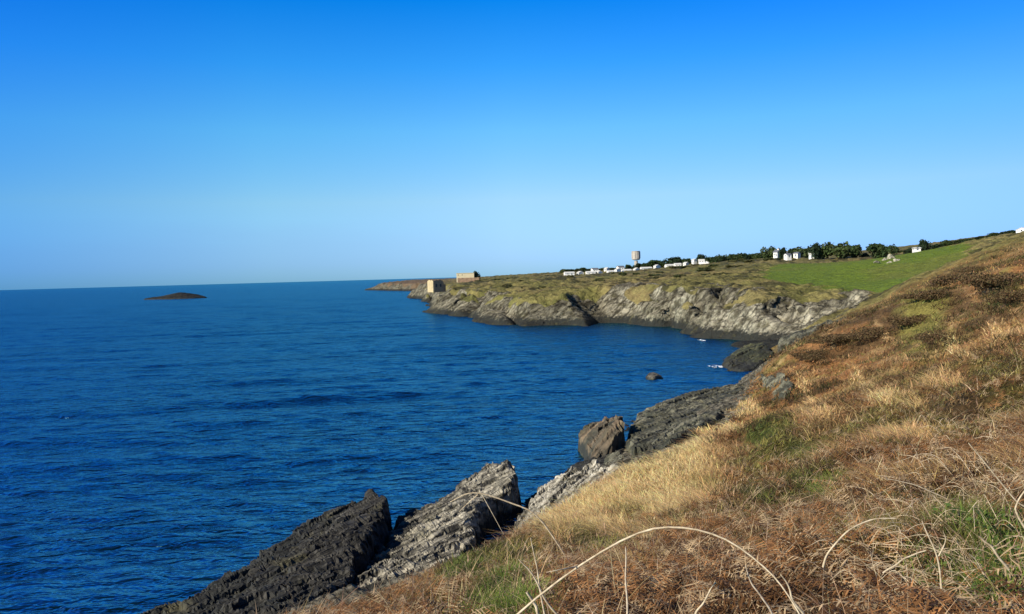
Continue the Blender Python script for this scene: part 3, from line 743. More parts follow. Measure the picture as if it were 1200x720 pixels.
for nm, kd, px, pb, D, wp, hp, lb, gr in T1:
    place_tree(nm, kd, px, pb, D, wp, hp, lb, gr, 'bush' if nm == 'bush' else 'tree')
for k, px in enumerate(np.linspace(837, 898, 12)):
    py = np.interp(px, [835, 865, 900], [307, 304.5, 303])
    place_tree('hedge_tree', ['round', 'wide', 'dark', 'round'][k % 4], px + random.uniform(-1, 1), py, 600 + 25 * math.sin(k * 2), random.uniform(7, 11), random.uniform(3.5, 7.5), 'low hedge tree in the dark line between the long bungalow and the farmhouse', 'hedge trees left of the farmhouse')
for k, px in enumerate(np.linspace(1100, 1192, 11)):
    py = np.interp(px, [1094, 1130, 1192], [290, 284, 273.5])
    place_tree('skyline_bush', ['dark', 'wide', 'bush'][k % 3], px, py, 430, random.uniform(9, 14), random.uniform(2.5, 5), 'low dark bush in the hedge along the skyline at the upper right', 'skyline hedge bushes', 'bush')
for k in range(16):
    px = 662 + k * 6.2 + random.uniform(-2, 2); py = np.interp(px, [660, 760], [320, 316.5])
    place_tree('garden_bush', ['bush', 'round'][k % 2], px, py, 830, random.uniform(6, 10), random.uniform(3.0, 5.0), 'small dark bush showing over the roofs left of the water tower', 'bushes behind the white bungalows', 'bush')
rg = np.random.default_rng(12)
for k in range(60):     # gorse scrub on the cliff tops
    px = rg.uniform(560, 905); D = rg.uniform(330, 560)
    p = PD(px, 330, D)
    if sdf(np.array([p[0]]), np.array([p[1]]), CP)[0] < 28 or sdf(np.array([p[0]]), np.array([p[1]]), FP)[0] > -4: continue
    place_tree('gorse_bush', 'olive' if k % 2 else 'bush', px, 330, D, rg.uniform(5, 11), 0, 'low olive gorse bush on the rough ground above the cliffs', 'gorse bushes above the cliffs', 'bush').scale[2] = rg.uniform(.16, .3)

# ------------------------------------------------------------------ buildings
print('buildings')
M_WALL = plain('white_render', (.80, .76, .66), .8, .05, .5); M_CREAM = plain('cream_render', (.50, .41, .25), .8, .08, .5)
M_SLATE = plain('slate_roof', (.14, .14, .15), .6, .2, 1.5); M_LIGHT = plain('pale_roof', (.62, .60, .52), .6, .08, .6)
M_GLASS = plain('window_glass', (.03, .04, .05), .15, .2, 2, .5); M_DOOR = plain('door_paint', (.10, .13, .16), .5, .1, 2)
M_CONC = plain('concrete', (.42, .37, .30), .85, .18, .35); M_STONE = plain('old_brick', (.30, .19, .11), .9, .35, .9); M_RUIN_LIT = plain('sunlit_ruin_wall', (.46, .34, .18), .9, .2, .6)
def house(px, pyb, D, wpx, wallh, L, rz, roofm, label, wallm=None, roofh=None, nwin=3, name='bungalow', cat='bungalow', chimney=False, base_py=True):
    """wpx: width of the front in px; L: depth; gable ends at +-x (ridge along x)"""
    p = PD(px, pyb, D); L = min(L, wpx * D / F * .75 / max(.2, abs(math.sin(rz)))); W = max(3.2, (wpx * D / F - L * abs(math.sin(rz))) / max(.35, abs(math.cos(rz))))
    root = empty(name, (p[0], p[1], p[2]), rz); root.scale = (.95, .95, .74)
    wallm = wallm or M_WALL; rh = roofh if roofh is not None else L * .26
    hw, hl = W / 2, L / 2
    V = [(-hw, -hl, -4), (hw, -hl, -4), (hw, hl, -4), (-hw, hl, -4), (-hw, -hl, wallh), (hw, -hl, wallh), (hw, hl, wallh), (-hw, hl, wallh), (-hw, 0, wallh + rh), (hw, 0, wallh + rh)]
    Fq = [(0, 1, 5, 4), (2, 3, 7, 6)]; F5 = [(1, 2, 6, 9, 5), (3, 0, 4, 8, 7)]
    mesh('wall', V, [Fq, F5], wallm, root)
    e, t = .35, .16
    sl = rh / hl
    V = []; Fq = []
    for sgn in (-1, 1):
        b = len(V); yo = sgn * (hl + e); zo = wallh - e * sl + .04
        V += [(-hw - e, yo, zo), (hw + e, yo, zo), (hw + e, 0, wallh + rh + .04), (-hw - e, 0, wallh + rh + .04), (-hw - e, yo, zo + t), (hw + e, yo, zo + t), (hw + e, 0, wallh + rh + .04 + t), (-hw - e, 0, wallh + rh + .04 + t)]
        Fq += [(b, b + 1, b + 2, b + 3), (b + 4, b + 5, b + 6, b + 7), (b, b + 1, b + 5, b + 4), (b + 1, b + 2, b + 6, b + 5), (b + 3, b, b + 4, b + 7)]
    rf = mesh('roof', V, [Fq], roofm, root)
    if chimney:
        V, Fq = [], []; box(V, Fq, hw - 1.2, hw - .4, -.4, .4, wallh + rh - .5, wallh + rh + 1.1); mesh('chimney', V, [Fq], wallm, rf)
    nw = nwin
    for k in range(nw):
        xc = -hw + (k + .7) * W / (nw + .4)
        if k == nw // 2:
            V, Fq = [], []; box(V, Fq, xc - .45, xc + .45, -hl - .05, -hl + .1, 0, 2.0); mesh('door', V, [Fq], M_DOOR, root)
        else:
            V, Fq = [], []; box(V, Fq, xc - .5, xc + .5, -hl - .04, -hl + .1, wallh * .38, wallh * .38 + .8); mesh('window', V, [Fq], M_GLASS, root)
    V, Fq = [], []; box(V, Fq, -hw - .04, -hw + .1, -.5, .5, wallh * .38, wallh * .38 + 1.0); mesh('window', V, [Fq], M_GLASS, root)
    return tag(root, label, cat)
# px, ground py, D, width px, wall h, depth, rotation
H1 = [
 (667, 322.5, 740, 13, 2.6, 6, .15, M_LIGHT, 'leftmost white bungalow of the clifftop row, nearest the sea'),
 (680, 322.2, 745, 9, 2.8, 7, -.9, M_LIGHT, 'second white bungalow from the left, its gable turned to the sea'),
 (692, 321.8, 745, 12, 2.6, 6, .1, M_LIGHT, 'third white bungalow from the left, low and long'),
 (702, 321.6, 748, 9, 2.9, 7, -.8, M_LIGHT, 'white bungalow at the right end of the left block, beside the gap'),
 (697, 318.5, 800, 9, 3.2, 7, .2, M_SLATE, 'white bungalow with grey roof behind the left block'),
 (711, 317.5, 805, 7, 2.8, 7, -.6, M_LIGHT, 'small white bungalow standing back above the gap in the row'),
 (716, 321.0, 745, 10, 2.8, 6, .2, M_LIGHT, 'white bungalow just right of the gap in the row'),
 (724, 320.0, 740, 8, 4.2, 8, -1.0, M_LIGHT, 'white steep gabled cottage right of the gap, left of the water tower'),
 (727, 316.0, 790, 9, 3.2, 7, .2, M_SLATE, 'grey roofed white house behind the steep gabled cottage'),
 (734, 319.6, 745, 12, 2.8, 6, .1, M_LIGHT, 'long white bungalow below and left of the water tower'),
 (746, 318.9, 750, 9, 3.6, 8, -.9, M_LIGHT, 'white gabled bungalow directly below the water tower'),
 (757, 316.6, 760, 14, 2.4, 6, .1, M_LIGHT, 'low white bungalow just right below the water tower'),
 (770, 315.3, 755, 9, 3.8, 8, -1.0, M_LIGHT, 'white gabled cottage in front of the rounded dark tree'),
 (785, 313.8, 740, 12, 2.8, 6, .15, M_LIGHT, 'white bungalow in front of the broad dark tree'),
 (794, 312.8, 735, 8, 3.0, 6, .0, M_LIGHT, 'white bungalow at the right foot of the broad dark tree'),
 (804, 312.0, 700, 7, 3.4, 7, -.8, M_LIGHT, 'small white cottage standing alone left of the tall gable'),
 (814, 309.2, 690, 7, 4.6, 8, -1.1, M_LIGHT, 'tall white gable at the left end of the long pale roofed bungalow')]
for a in H1:
    house(*a[:8], a[8], nwin=2)
house(825, 308.0, 680, 15, 2.2, 7, -.25, M_LIGHT, 'long low white bungalow at the right end of the clifftop row', nwin=4)
house(911, 300.5, 500, 9, 3.6, 5, -.95, M_SLATE, 'two storey white farmhouse with its bright gable end', roofh=2.0, name='farmhouse', cat='house', chimney=True, nwin=2)
house(924, 300.8, 520, 7, 3.2, 5, -.2, M_SLATE, 'white house with dark grey roof behind the narrow dark trees', roofh=1.8, name='farmhouse', cat='house', chimney=True, nwin=3)
house(923, 301.8, 485, 5, 2.2, 4, .2, M_SLATE, 'tiny white shed in front of the farmhouse', name='shed', cat='shed', nwin=1)
house(934, 300.8, 500, 7, 2.8, 6, -.9, M_SLATE, 'white outbuilding with a gable end right of the farmhouse', name='outbuilding', cat='outbuilding', nwin=1)
house(951, 302.0, 480, 7, 2.6, 5, -.3, M_LIGHT, 'white garage at the left foot of the hedge clump', name='garage', cat='garage', nwin=1)
house(1074, 293.3, 400, 7, 1.2, 4, -.2, M_LIGHT, 'small pale shed between two dark trees on the skyline', name='shed', cat='shed', nwin=1, roofh=.6)
house(1200, 272.0, 420, 12, 1.6, 7, .3, M_LIGHT, 'white cottage roof at the top right edge of the picture', name='cottage', cat='cottage', nwin=2, roofh=1.6)
# water tower
p = PD(745.6, 317, 840); s = 840 / F
wt = empty('water_tower', (p[0], p[1], p[2] - 2), .45)
def prism(prof, n, rot=0):
    V = []; Fq = []
    for r, z in prof:
        for k in range(n):
            a = 2 * math.pi * k / n + rot; V.append((r * math.cos(a), r * math.sin(a), z))
    for i in range(len(prof) - 1):
        for k in range(n):
            j = (k + 1) % n; Fq.append((i * n + k, i * n + j, (i + 1) * n + j, (i + 1) * n + k))
    return V, Fq, [tuple(reversed(range(n))), tuple(range((len(prof) - 1) * n, len(prof) * n))]
def pris(name, prof, n, m, par, rot=0):
    V, Fq, caps = prism(prof, n, rot); return mesh(name, V, [Fq, caps], m, par)
stem = pris('stem', [(2.8, -3), (2.4, 6), (2.2, 13.6 * s)], 8, M_CONC, wt)
pris('tank', [(4.2, 14.2 * s), (5.1, 15.0 * s), (5.2, 15.4 * s), (5.3, 23.6 * s), (5.0, 24.0 * s)], 16, M_CONC, wt)
pris('roof_rim', [(5.45, 24.0 * s), (5.5, 24.6 * s), (1.0, 24.9 * s)], 16, M_CONC, wt)
for k in range(8):
    a = k * math.pi / 4
    V, Fq = [], []; box(V, Fq, -.25, .25, -.25, .25, 16.2 * s, 23.4 * s)
    V = [(v[0] + 5.3 * math.cos(a), v[1] + 5.3 * math.sin(a), v[2]) for v in V]
    mesh('rib', V, [Fq], M_CONC, wt)
wt.scale = (.86, .86, 1)
tag(wt, 'grey concrete water tower rising above the white bungalows', 'water tower')
# ruined brickworks tower on the far cliff
p = PD(510.5, 338.2, 425); sc = 425 / F
ru = empty('ruined_kiln', (p[0], p[1], p[2]), R(38)); ru.scale = (.70, .70, .68)
def ragged(x0, x1, y0, y1, h, n, seed):
    V, Fq = [], []; r = random.Random(seed)
    for k in range(n):
        a, b = x0 + (x1 - x0) * k / n, x0 + (x1 - x0) * (k + 1) / n
        box(V, Fq, a, b, y0, y1, -3, h + r.uniform(-.9, .5))
    return V, Fq
V, Fq = ragged(-4.2, 4.2, -.35, .35, 7, 6, 3)
V1 = [(v[0] + .0, v[1] - 4, v[2]) for v in V]; mesh('front_wall', V1, [Fq], M_STONE, ru)
V2 = [(v[1] - 4.55, v[0], v[2]) for v in V]; mesh('side_wall', V2, [Fq], M_RUIN_LIT, ru)  # sunward wall given a cream tone that stands in for sunlight
V, Fq = ragged(-4.2, 4.2, -.35, .35, 5.5, 7, 8)
mesh('side_wall', [(v[1] + 4.55, v[0], v[2]) for v in V], [Fq], M_STONE, ru); mesh('back_wall', [(v[0], v[1] + 4.6, v[2]) for v in V], [Fq], M_STONE, ru)
for k in (-1, 1):
    V, Fq = [], []; box(V, Fq, k * 2 - .7, k * 2 + .7, -4.42, -4.2, 1.2, 3.6); mesh('opening', V, [Fq], M_GLASS, ru)
V, Fq = [], []; box(V, Fq, 5.2, 7.5, -3.2, 2, -3, 3.2); mesh('lean_to', V, [Fq], M_STONE, ru)
tag(ru, 'ruined square brick tower with one cream sunlit side on the far cliff edge', 'ruin')
# long flat building on the skyline
p = PD(547.5, 325.2, 640); s = 640 / F
fb = empty('flat_roofed_building', (p[0], p[1], p[2]), R(-8))
V, Fq = [], []; box(V, Fq, -8.2 , 6.6, -4, 4, -4, 3.4); mesh('wall', V, [Fq], M_CREAM, fb)
V, Fq = [], []; box(V, Fq, -8.5, 6.9, -4.3, 4.3, 3.4, 3.7); mesh('roof', V, [Fq], M_CREAM, fb)
for k in range(2):
    V, Fq = [], []; box(V, Fq, -7 + k * 3.4, -6.5 + k * 3.4, -4.05, -3.9, 1.6, 2.6); mesh('window', V, [Fq], M_GLASS, fb)
tag(fb, 'long flat roofed cream building on the far skyline', 'building')
place_tree('tree', 'dark', 558, 325.2, 640, 6, 6.5, 'small dark tree touching the right end of the flat roofed building')
p = PD(549, 327.8, 600)
V, Fq = [], []; box(V, Fq, -8.5, 8.5, -.3, .3, -3, 1.4)
for k in range(6): box(V, Fq, -8 + k * 3.1, -7.4 + k * 3.1, -.42, -.3, -3, 1.5)
o = mesh('boundary_wall', V, [Fq], M_STONE, None); o.location = tuple(p); tag(o, 'low reddish wall in front of the flat roofed building', 'wall')
# pale rocks in the field
m_pr = rock_mat('pale_field_rock', (.55, .50, .36), (.22, .20, .13), 1.2, .01)
def boulder(name, px, D, w, h, label, m, group=None, seed=0, dz=0):
    w *= .5; h *= .5
    u, v = np.meshgrid(np.linspace(0, 2 * math.pi, 29)[:-1], np.linspace(-.5, math.pi / 2, 12))
    X_ = np.cos(u) * np.cos(v); Y_ = np.sin(u) * np.cos(v); Z_ = np.sin(v)
    r = 1 + .35 * fb3(X_ * 1.3 + seed, Y_ * 1.3, Z_ * 1.3, 3, seed)
    V = np.stack([X_ * r * w / 2, Y_ * r * w / 2, Z_ * r * h], 2).reshape(-1, 3)
    of = strata(V[:, 0], V[:, 1], V[:, 2], w * .25, seed) * w * .06; V = V + of[:, None] * NB
    i = np.arange(11)[:, None] * 28; j = np.arange(28)[None]; k = (j + 1) % 28
    Q = np.stack([i + j, i + k, i + 28 + k, i + 28 + j], 2).reshape(-1, 4)
    o = mesh(name, V, [Q], m)
    p = hit(px, D, 150, 700); o.location = (p[0], p[1], gz1(p[0], p[1]) + dz)
    return tag(o, label, 'rock', group)
for k, (px, D, w, h, lb) in enumerate([(1044, 303.5, 5.5, 3.2, 'tallest pale rock at the top of the green field'), (1037, 305, 4.2, 2.0, 'pale rock just left of the tallest field rock'), (1051, 306, 5.5, 1.8, 'broad low pale rock at the right of the field rocks'), (1043, 308, 4.2, 1.3, 'pale rock below the tallest field rock'), (1027, 310, 4.6, 1.0, 'lowest pale rock, set apart at the left of the field rocks')]):
    boulder('field_rock', px, D, w, h, lb, m_pr, 'pale rocks in the field', k * 7 + 3)

# ------------------------------------------------------------------ plants on the near hillside
print('plants')
def scatter(n, rmin, rmax, a0, a1, seed, power=1.0):
    r = np.random.default_rng(seed)
    rad = rmin * (rmax / rmin) ** (r.random(n) ** power); an = np.radians(r.uniform(a0, a1, n))
    x, y = rad * np.sin(an), rad * np.cos(an)
    de = sdf(x, y, EP); k = (de + fb2(x / 2.5, y / 2.5, 3, 21) * 1.6 > .1)
    d = sdf(x, y, CP); k &= d > 1
    return x[k], y[k], rad[k]
def blades(x, y, z, n, length, width, lean, tint, r, segs=2, droop=.5, spread=.5, wind=(.3, .1)):
    """n blades per root, each a tapered strip bending over"""
    m = len(x) * n
    X0 = np.repeat(x, n) + r.normal(0, 1, m) * np.repeat(spread, n); Y0 = np.repeat(y, n) + r.normal(0, 1, m) * np.repeat(spread, n)
    Z0 = np.repeat(z, n) - .02
    L = np.repeat(length, n) * r.uniform(.5, 1.25, m); W = np.repeat(width, n) * r.uniform(.6, 1.3, m)
    an = r.uniform(0, 2 * math.pi, m); le = np.repeat(lean, n) * r.uniform(.3, 1.5, m)
    dx, dy = np.cos(an) * le + wind[0] * le, np.sin(an) * le + wind[1] * le
    side = an + math.pi / 2 + r.normal(0, .6, m)
    sxx, syy = np.cos(side), np.sin(side)
    rows = []
    for k in range(segs + 1):
        t = k / segs
        px_ = X0 + L * dx * (t + droop * t * t); py_ = Y0 + L * dy * (t + droop * t * t)
        pz_ = Z0 + L * (t - droop * le * t * t * .8)
        if k < segs:
            ww = W * (1 - .55 * t) * .5
            rows.append(np.stack([px_ - sxx * ww, py_ - syy * ww, pz_], 1)); rows.append(np.stack([px_ + sxx * ww, py_ + syy * ww, pz_], 1))
        else: rows.append(np.stack([px_, py_, pz_], 1))
    nv = 2 * segs + 1
    V = np.stack(rows, 1).reshape(-1, 3)
    base = np.arange(m)[:, None] * nv
    Q = np.concatenate([base + np.array([[2 * k, 2 * k + 1, 2 * k + 3, 2 * k + 2]]) for k in range(segs - 1)]) if segs > 1 else np.zeros((0, 4), int)
    T3 = base + np.array([[2 * segs - 2, 2 * segs - 1, 2 * segs]])
    c = np.repeat(tint, n, 0) * r.uniform(.6, 1.5, m)[:, None] * (1 + r.normal(0, .07, (m, 3)))
    return V, Q, T3, np.repeat(np.clip(c, 0.004, .8), nv, 0)
M_BLADE = blade_mat('dry_stems')
def stuff(name, parts, label, cat):
    V = np.concatenate([p[0] for p in parts]); b = 0; Qs, Ts = [], []
    for p in parts:
        Qs.append(p[1] + b); Ts.append(p[2] + b); b += len(p[0])
    o = mesh(name, V, [np.concatenate(Qs), np.concatenate(Ts)], M_BLADE, colors=np.concatenate([p[3] for p in parts]))
    return tag(o, label, cat, kind='stuff')
# 1. turf and short dead growth over everything
r = np.random.default_rng(5)
x, y, rad = scatter(120000, 2.2, 160, -38, 40, 5, .85)
z = gz(x, y); tint = cover(x, y, np.zeros_like(x), np.zeros_like(x))
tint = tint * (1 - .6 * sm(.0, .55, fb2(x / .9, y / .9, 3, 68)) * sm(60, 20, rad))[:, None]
wd = fb2(x / .7, y / .7, 3, 69); tint = lerp(tint, np.broadcast_to(C(.12, .12, .035), tint.shape), sm(.15, .5, wd) * .6 * (tint[:, 0] < .35))
green = (tint[:, 1] > tint[:, 0] * .95)
straw = tint[:, 0] > .38
hz = fb2(x / 1.7, y / 1.7, 3, 101)
L = (.13 + .10 * sm(-.3, .6, hz)) * (1 + .010 * rad); L = np.where(straw, L * 1.5, L)
W = np.clip(rad * .0011, .004, .09)
g1 = blades(x, y, z, 5, L, W, np.full(len(x), .75), tint * 1.15, r, 2, .5, .03 + .0035 * rad)
stuff('dry_grass', [g1], 'short dead bracken, heather and grass matted over the whole hillside', 'ground cover')
# 2. long straw grass on the seaward edge
x, y, rad = scatter(60000, 5, 90, -20, 36, 6, .8)
tint = cover(x, y, np.zeros_like(x), np.zeros_like(x)); k = tint[:, 0] > .33
x, y, rad, tint = x[k], y[k], rad[k], tint[k]
g2 = blades(x, y, gz(x, y), 6, .34 + .003 * rad, np.clip(rad * .0009, .004, .06), np.full(len(x), .8), tint * np.array([[1.15, 1.15, 1.1]]), r, 3, .6, .05 + .003 * rad, (-.5, .1))
stuff('straw_grass', [g2], 'long pale straw grass on the seaward edge and in drifts across the slope', 'grass')
# 3. near green grass and pale stalks
x, y, rad = scatter(17000, 2.0, 14, -10, 40, 8, .9)
tint = cover(x, y, np.zeros_like(x), np.zeros_like(x)); k = (tint[:, 1] > tint[:, 0] * .9)
x, y, rad, tint = x[k], y[k], rad[k], tint[k]
g3 = blades(x, y, gz(x, y), 6, np.full(len(x), .26), np.full(len(x), .006), np.full(len(x), .55), tint * np.array([[1.0, 1.25, .9]]), r, 3, .7, np.full(len(x), .05))
stuff('green_grass', [g3], 'fresh green grass growing through the dead growth at the lower right', 'grass')
x, y, rad = scatter(12000, 2.4, 30, -25, 38, 9, .8)
tn = np.broadcast_to(C(.48, .34, .19), (len(x), 3)) * r.uniform(.35, 1.35, (len(x), 1))
g4 = blades(x, y, gz(x, y), 2, .22 + .22 * r.random(len(x)), np.clip(rad * .0009, .003, .02), np.full(len(x), 1.0), tn, r, 4, .5, np.full(len(x), .05))
stuff('dead_stalks', [g4], 'thin pale dead stalks leaning over the nearest ground', 'dead stalks')
# 4. bracken fronds: a bent rib with toothed side leaflets
def fronds(x, y, z, L, tint, r, pairs=14):
    m = len(x); an = r.uniform(0, 6.28, m); le = r.uniform(.55, 1.2, m)
    hx, hy = np.cos(an), np.sin(an)
    Vs, Ts, Cs = [], [], []; 
    tt = np.linspace(.18, .98, pairs)
    def pos(t):
        return np.stack([x + hx * L * le * t, y + hy * L * le * t, z + L * (.75 * t - .62 * t * t * le) + .04], 1)
    nv = 0
    for t in tt:
        p = pos(t); p2 = pos(t + .022); wl = L * .27 * (1 - t) ** .8 + .012
        for s in (-1, 1):
            sidev = np.stack([-hy * s, hx * s, r.normal(-.25, .35, m)], 1)
            tip = p + sidev * wl[:, None] + (p2 - p) * 2.2
            mid = p + sidev * wl[:, None] * .5 + (p2 - p) * 2.0
            Vs.append(np.stack([p, tip, mid, p2], 1).reshape(-1, 3)); Ts.append(np.arange(m)[:, None] * 4 + nv + np.array([[0, 1, 2, 3]])); nv += 4 * m
            Cs.append(np.repeat(tint * r.uniform(.6, 1.4, (m, 1)), 4, 0))
    for k in range(4):
        a, b_ = pos(k / 4), pos((k + 1) / 4); sv = np.stack([-hy, hx, hx * 0], 1) * .0035
        Vs.append(np.stack([a - sv, a + sv, b_ + sv, b_ - sv], 1).reshape(-1, 3)); Ts.append(np.arange(m)[:, None] * 4 + nv + np.array([[0, 1, 2, 3]])); nv += 4 * m
        Cs.append(np.repeat(tint * 1.2, 4, 0))
    return np.concatenate(Vs), np.concatenate(Ts), np.zeros((0, 3), int), np.clip(np.concatenate(Cs), .005, .7)
x, y, rad = scatter(26000, 2.4, 40, -34, 38, 10, .75)
tint = cover(x, y, np.zeros_like(x), np.zeros_like(x)); k = (tint[:, 0] > tint[:, 1] * 1.25) & (tint[:, 0] < .36) & (fb2(x / 3, y / 3, 3, 66) > -.35)
x, y, rad, tint = x[k], y[k], rad[k], tint[k]
rc = np.broadcast_to(C(.30, .145, .055), tint.shape) * r.uniform(.25, 1.35, (len(x), 1)) * (1 - .55 * sm(-.1, .5, fb2(x / 1.3, y / 1.3, 3, 67)))[:, None]; rc = lerp(rc, np.broadcast_to(C(.50, .36, .20), rc.shape), (r.random(len(x)) < .28) * .9)
g5 = fronds(x, y, gz(x, y), r.uniform(.25, .48, len(x)) * (1 + .01 * rad), rc, r, 12)
stuff('bracken', [g5], 'dead rust brown bracken fronds covering the hillside', 'bracken')
for k, (px, py, w_, h_, kd, lb) in enumerate([
        (1118, 333, 7, 1.6, 'heath', 'dark brown bush standing on the ridge against the green field'), (1092, 352, 5, 1.2, 'heath', 'brown bush below the ridge, right of the field corner'), (1172, 338, 6, 1.6, 'heath', 'darkest bush high on the right slope'),
        (1184, 358, 3.5, 1.3, 'heath', 'purplish brown bush just below the darkest bush on the right slope'), (1150, 318, 5, 1.0, 'heath', 'low brown bush near the skyline at the upper right'), (1068, 378, 4.5, 1.1, 'heath', 'brown bush on the slope above the cliff ledges'),
        (1030, 392, 5, 1.0, 'heath', 'brown bush halfway down the ridge line'), (985, 402, 5, 1.0, 'heath', 'brown bush at the lower end of the ridge line'), (1105, 398, 3.5, .9, 'heath', 'small dark brown bush in the middle of the upper right slope'),
        (955, 420, 4, .9, 'heath', 'rust brown bush above the hillside outcrop')]):
    if kd == 'heath': tn_ = (.085, .055, .024)
    else: tn_ = (.045, .052, .018)
    V, Fq, cc = crown_mesh(50 + k, w_, h_ * (1.6 if kd != 'gorse' else 1.0), 7000, .3, tn_, .014)
    o = mesh('heather_bush' if kd == 'heath' else 'low_shrub', V * np.array([1, 1, .8]), [Fq], m_leaf, colors=cc)
    p = hit(px, py); o.location = (p[0], p[1], gz1(p[0], p[1]) - .1)
    tag(o, lb, 'bush' if kd != 'gorse' else 'shrub')
# 5. heather / gorse tussocks: thickets of fine shoots on small mounds
x, y, rad = scatter(9000, 9, 150, -30, 40, 13, .6)
sel = fb2(x / 4.5, y / 4.5, 3, 87) > .22
x, y, rad = x[sel], y[sel], rad[sel]
tint = lerp(np.broadcast_to(HEATH * .7, (len(x), 3)), np.broadcast_to(GORSE, (len(x), 3)), (r.random(len(x)) < .4) * .8)
g6 = blades(x, y, gz(x, y), 26, .20 + .004 * rad, np.clip(rad * .0009, .006, .08), np.full(len(x), 1.0), tint, r, 2, .3, .16 + .0045 * rad)
stuff('heather', [g6], 'dark brown and olive heather tussocks dotted over the slope', 'heather')
# 6. low green creeping leaves at the lower right
x, y, rad = scatter(20000, 1.8, 9, 8, 40, 14, .9)
tint = cover(x, y, np.zeros_like(x), np.zeros_like(x)); k = (tint[:, 1] > tint[:, 0] * .95)
x, y = x[k], y[k]; m = len(x)
c0 = np.stack([x, y, gz(x, y) + r.uniform(.02, .2, m)], 1)
a = r.normal(size=(m, 3)) * np.array([1, 1, .4]); a /= np.linalg.norm(a, axis=1)[:, None]
b2 = np.cross(a, np.array([0, 0, 1]) + r.normal(0, .5, (m, 3))); b2 /= np.linalg.norm(b2, axis=1)[:, None]
s = r.uniform(.012, .026, m)[:, None]
V = np.stack([c0, c0 + a * s + b2 * s * .55, c0 + a * s * 2.1, c0 + a * s - b2 * s * .55], 1).reshape(-1, 3)
cl = np.repeat(np.broadcast_to(C(.065, .105, .022), (m, 3)) * r.uniform(.35, 1.6, (m, 1)), 4, 0)
stuff('bramble_leaves', [(V, np.arange(4 * m).reshape(-1, 4), np.zeros((0, 3), int), cl)], 'small green bramble leaves low in the tangle at the lower right corner', 'leaves')

# ------------------------------------------------------------------ dead canes
print('canes')
m_cane, nt, b = mat('dead_cane'); tc = N(nt, 'TexCoord')
nn = noise(nt, 30, 4, .6, tc.outputs['Object'])
nt.links.new(mix(nt, gray(nt, nn, .35, 0, .65, 1), (.34, .25, .14), (.62, .50, .32)), b.inputs['Base Color']); b.inputs['Roughness'].default_value = .7
m_cane2, nt, b = mat('grey_cane'); tc = N(nt, 'TexCoord')
nn = noise(nt, 25, 4, .6, tc.outputs['Object'])
nt.links.new(mix(nt, gray(nt, nn, .35, 0, .65, 1), (.26, .19, .12), (.66, .53, .36)), b.inputs['Base Color']); b.inputs['Roughness'].default_value = .8
def cane(name, pts, D, r0, r1, m, label, branches=(), group=None):
    """pts: (px, py[, D]) path; root end first"""
    def wp(q): return PD(q[0], q[1], q[2] if len(q) > 2 else D)
    if r0 < .02: r0 *= .82; r1 *= .7
    P = spline([wp(q) for q in pts], 26); rr_ = np.linspace(r0, r1, len(P))
    rr_ = rr_ * (1 + .18 * np.sin(np.arange(len(P)) * 1.7) ** 6)
    tw = np.linspace(0, 9, len(P)); P = P + r0 * .35 * np.stack([np.sin(tw * 1.3 + len(label)), np.cos(tw), np.sin(tw * 1.9)], 1)
    org = P[0].copy()
    V, Q = tubes([(P - org, rr_)], 7)
    root = mesh(name, V, [Q], m, smooth=True); root.location = org
    for br in branches:
        B = spline([wp(q) for q in br], 12); V, Q = tubes([(B - org, np.linspace(r1 * 1.2, r1 * .5, len(B)))], 6)
        mesh('side_twig', V, [Q], m, root, smooth=True)
    return tag(root, label, 'dead stem', group)
cane('bramble_cane', [(560, 775, 2.7), (607, 720, 2.6), (680, 662, 2.55), (748, 625, 2.5), (800, 619, 2.45), (850, 632, 2.4), (895, 665, 2.35), (925, 700, 2.3), (960, 760, 2.2)], 2.5, .0050, .0030, m_cane,
     'long pale arching cane across the bottom centre, thickest of the dead stems', [[(676, 664, 2.55), (655, 668, 2.5), (640, 671, 2.5)]])
cane('dead_branch', [(700, 735, 9), (684, 690, 9), (655, 640, 9), (628, 604, 9), (600, 590, 9), (570, 580, 9), (548, 579, 9), (528, 588, 9)], 9, .014, .008, m_cane,
     'grey forked twig reaching left over the pale rock ridge', [[(565, 580, 9), (576, 600, 9), (590, 626, 9)], [(560, 580, 9), (546, 592, 9), (538, 600, 9)]])
cane('upright_stalk', [(640, 735, 3.6), (633, 690, 3.6), (628, 660, 3.6), (622, 630, 3.6)], 3.6, .006, .003, m_cane, 'thin upright pale stalk crossing the left end of the long arching cane')
cane('leaning_stalk', [(665, 735, 3.2), (640, 705, 3.2), (628, 680, 3.2), (608, 655, 3.2)], 3.2, .006, .0035, m_cane, 'thin pale stalk leaning left under the forked grey twig')
cane('short_stalk', [(634, 728, 2.9), (628, 712, 2.9), (617, 693, 2.9)], 2.9, .008, .006, m_cane, 'short stout pale stalk at the bottom below the long arching cane')
cane('upright_stalk', [(736, 740, 3.6), (734, 690, 3.6), (733, 640, 3.6)], 3.6, .007, .004, m_cane2, 'straight grey stalk standing under the left half of the long arching cane')
cane('arching_cane', [(965, 665, 3.0), (972, 645, 3.0), (995, 622, 3.0), (1020, 610, 3.0), (1050, 607, 3.0)], 3.0, .005, .003, m_cane, 'pale arching cane entering the tangle left of centre of the thicket')
cane('dead_cane', [(1210, 600, 4.2), (1190, 586, 4.2), (1165, 556, 4.2), (1135, 519, 4.2)], 4.2, .006, .004, m_cane, 'long straight pale stem slanting above the thicket at the right')
cane('dead_cane', [(1215, 640, 3.4), (1193, 606, 3.4), (1192, 590, 3.4), (1203, 572, 3.4)], 3.4, .0065, .004, m_cane, 'pale hooked stem at the right edge of the picture')
cane('dead_twig', [(1182, 668, 3.0), (1160, 640, 3.0), (1146, 628, 3.0)], 3.0, .006, .004, m_cane, 'short pale stem slanting over the green leaves at the right')
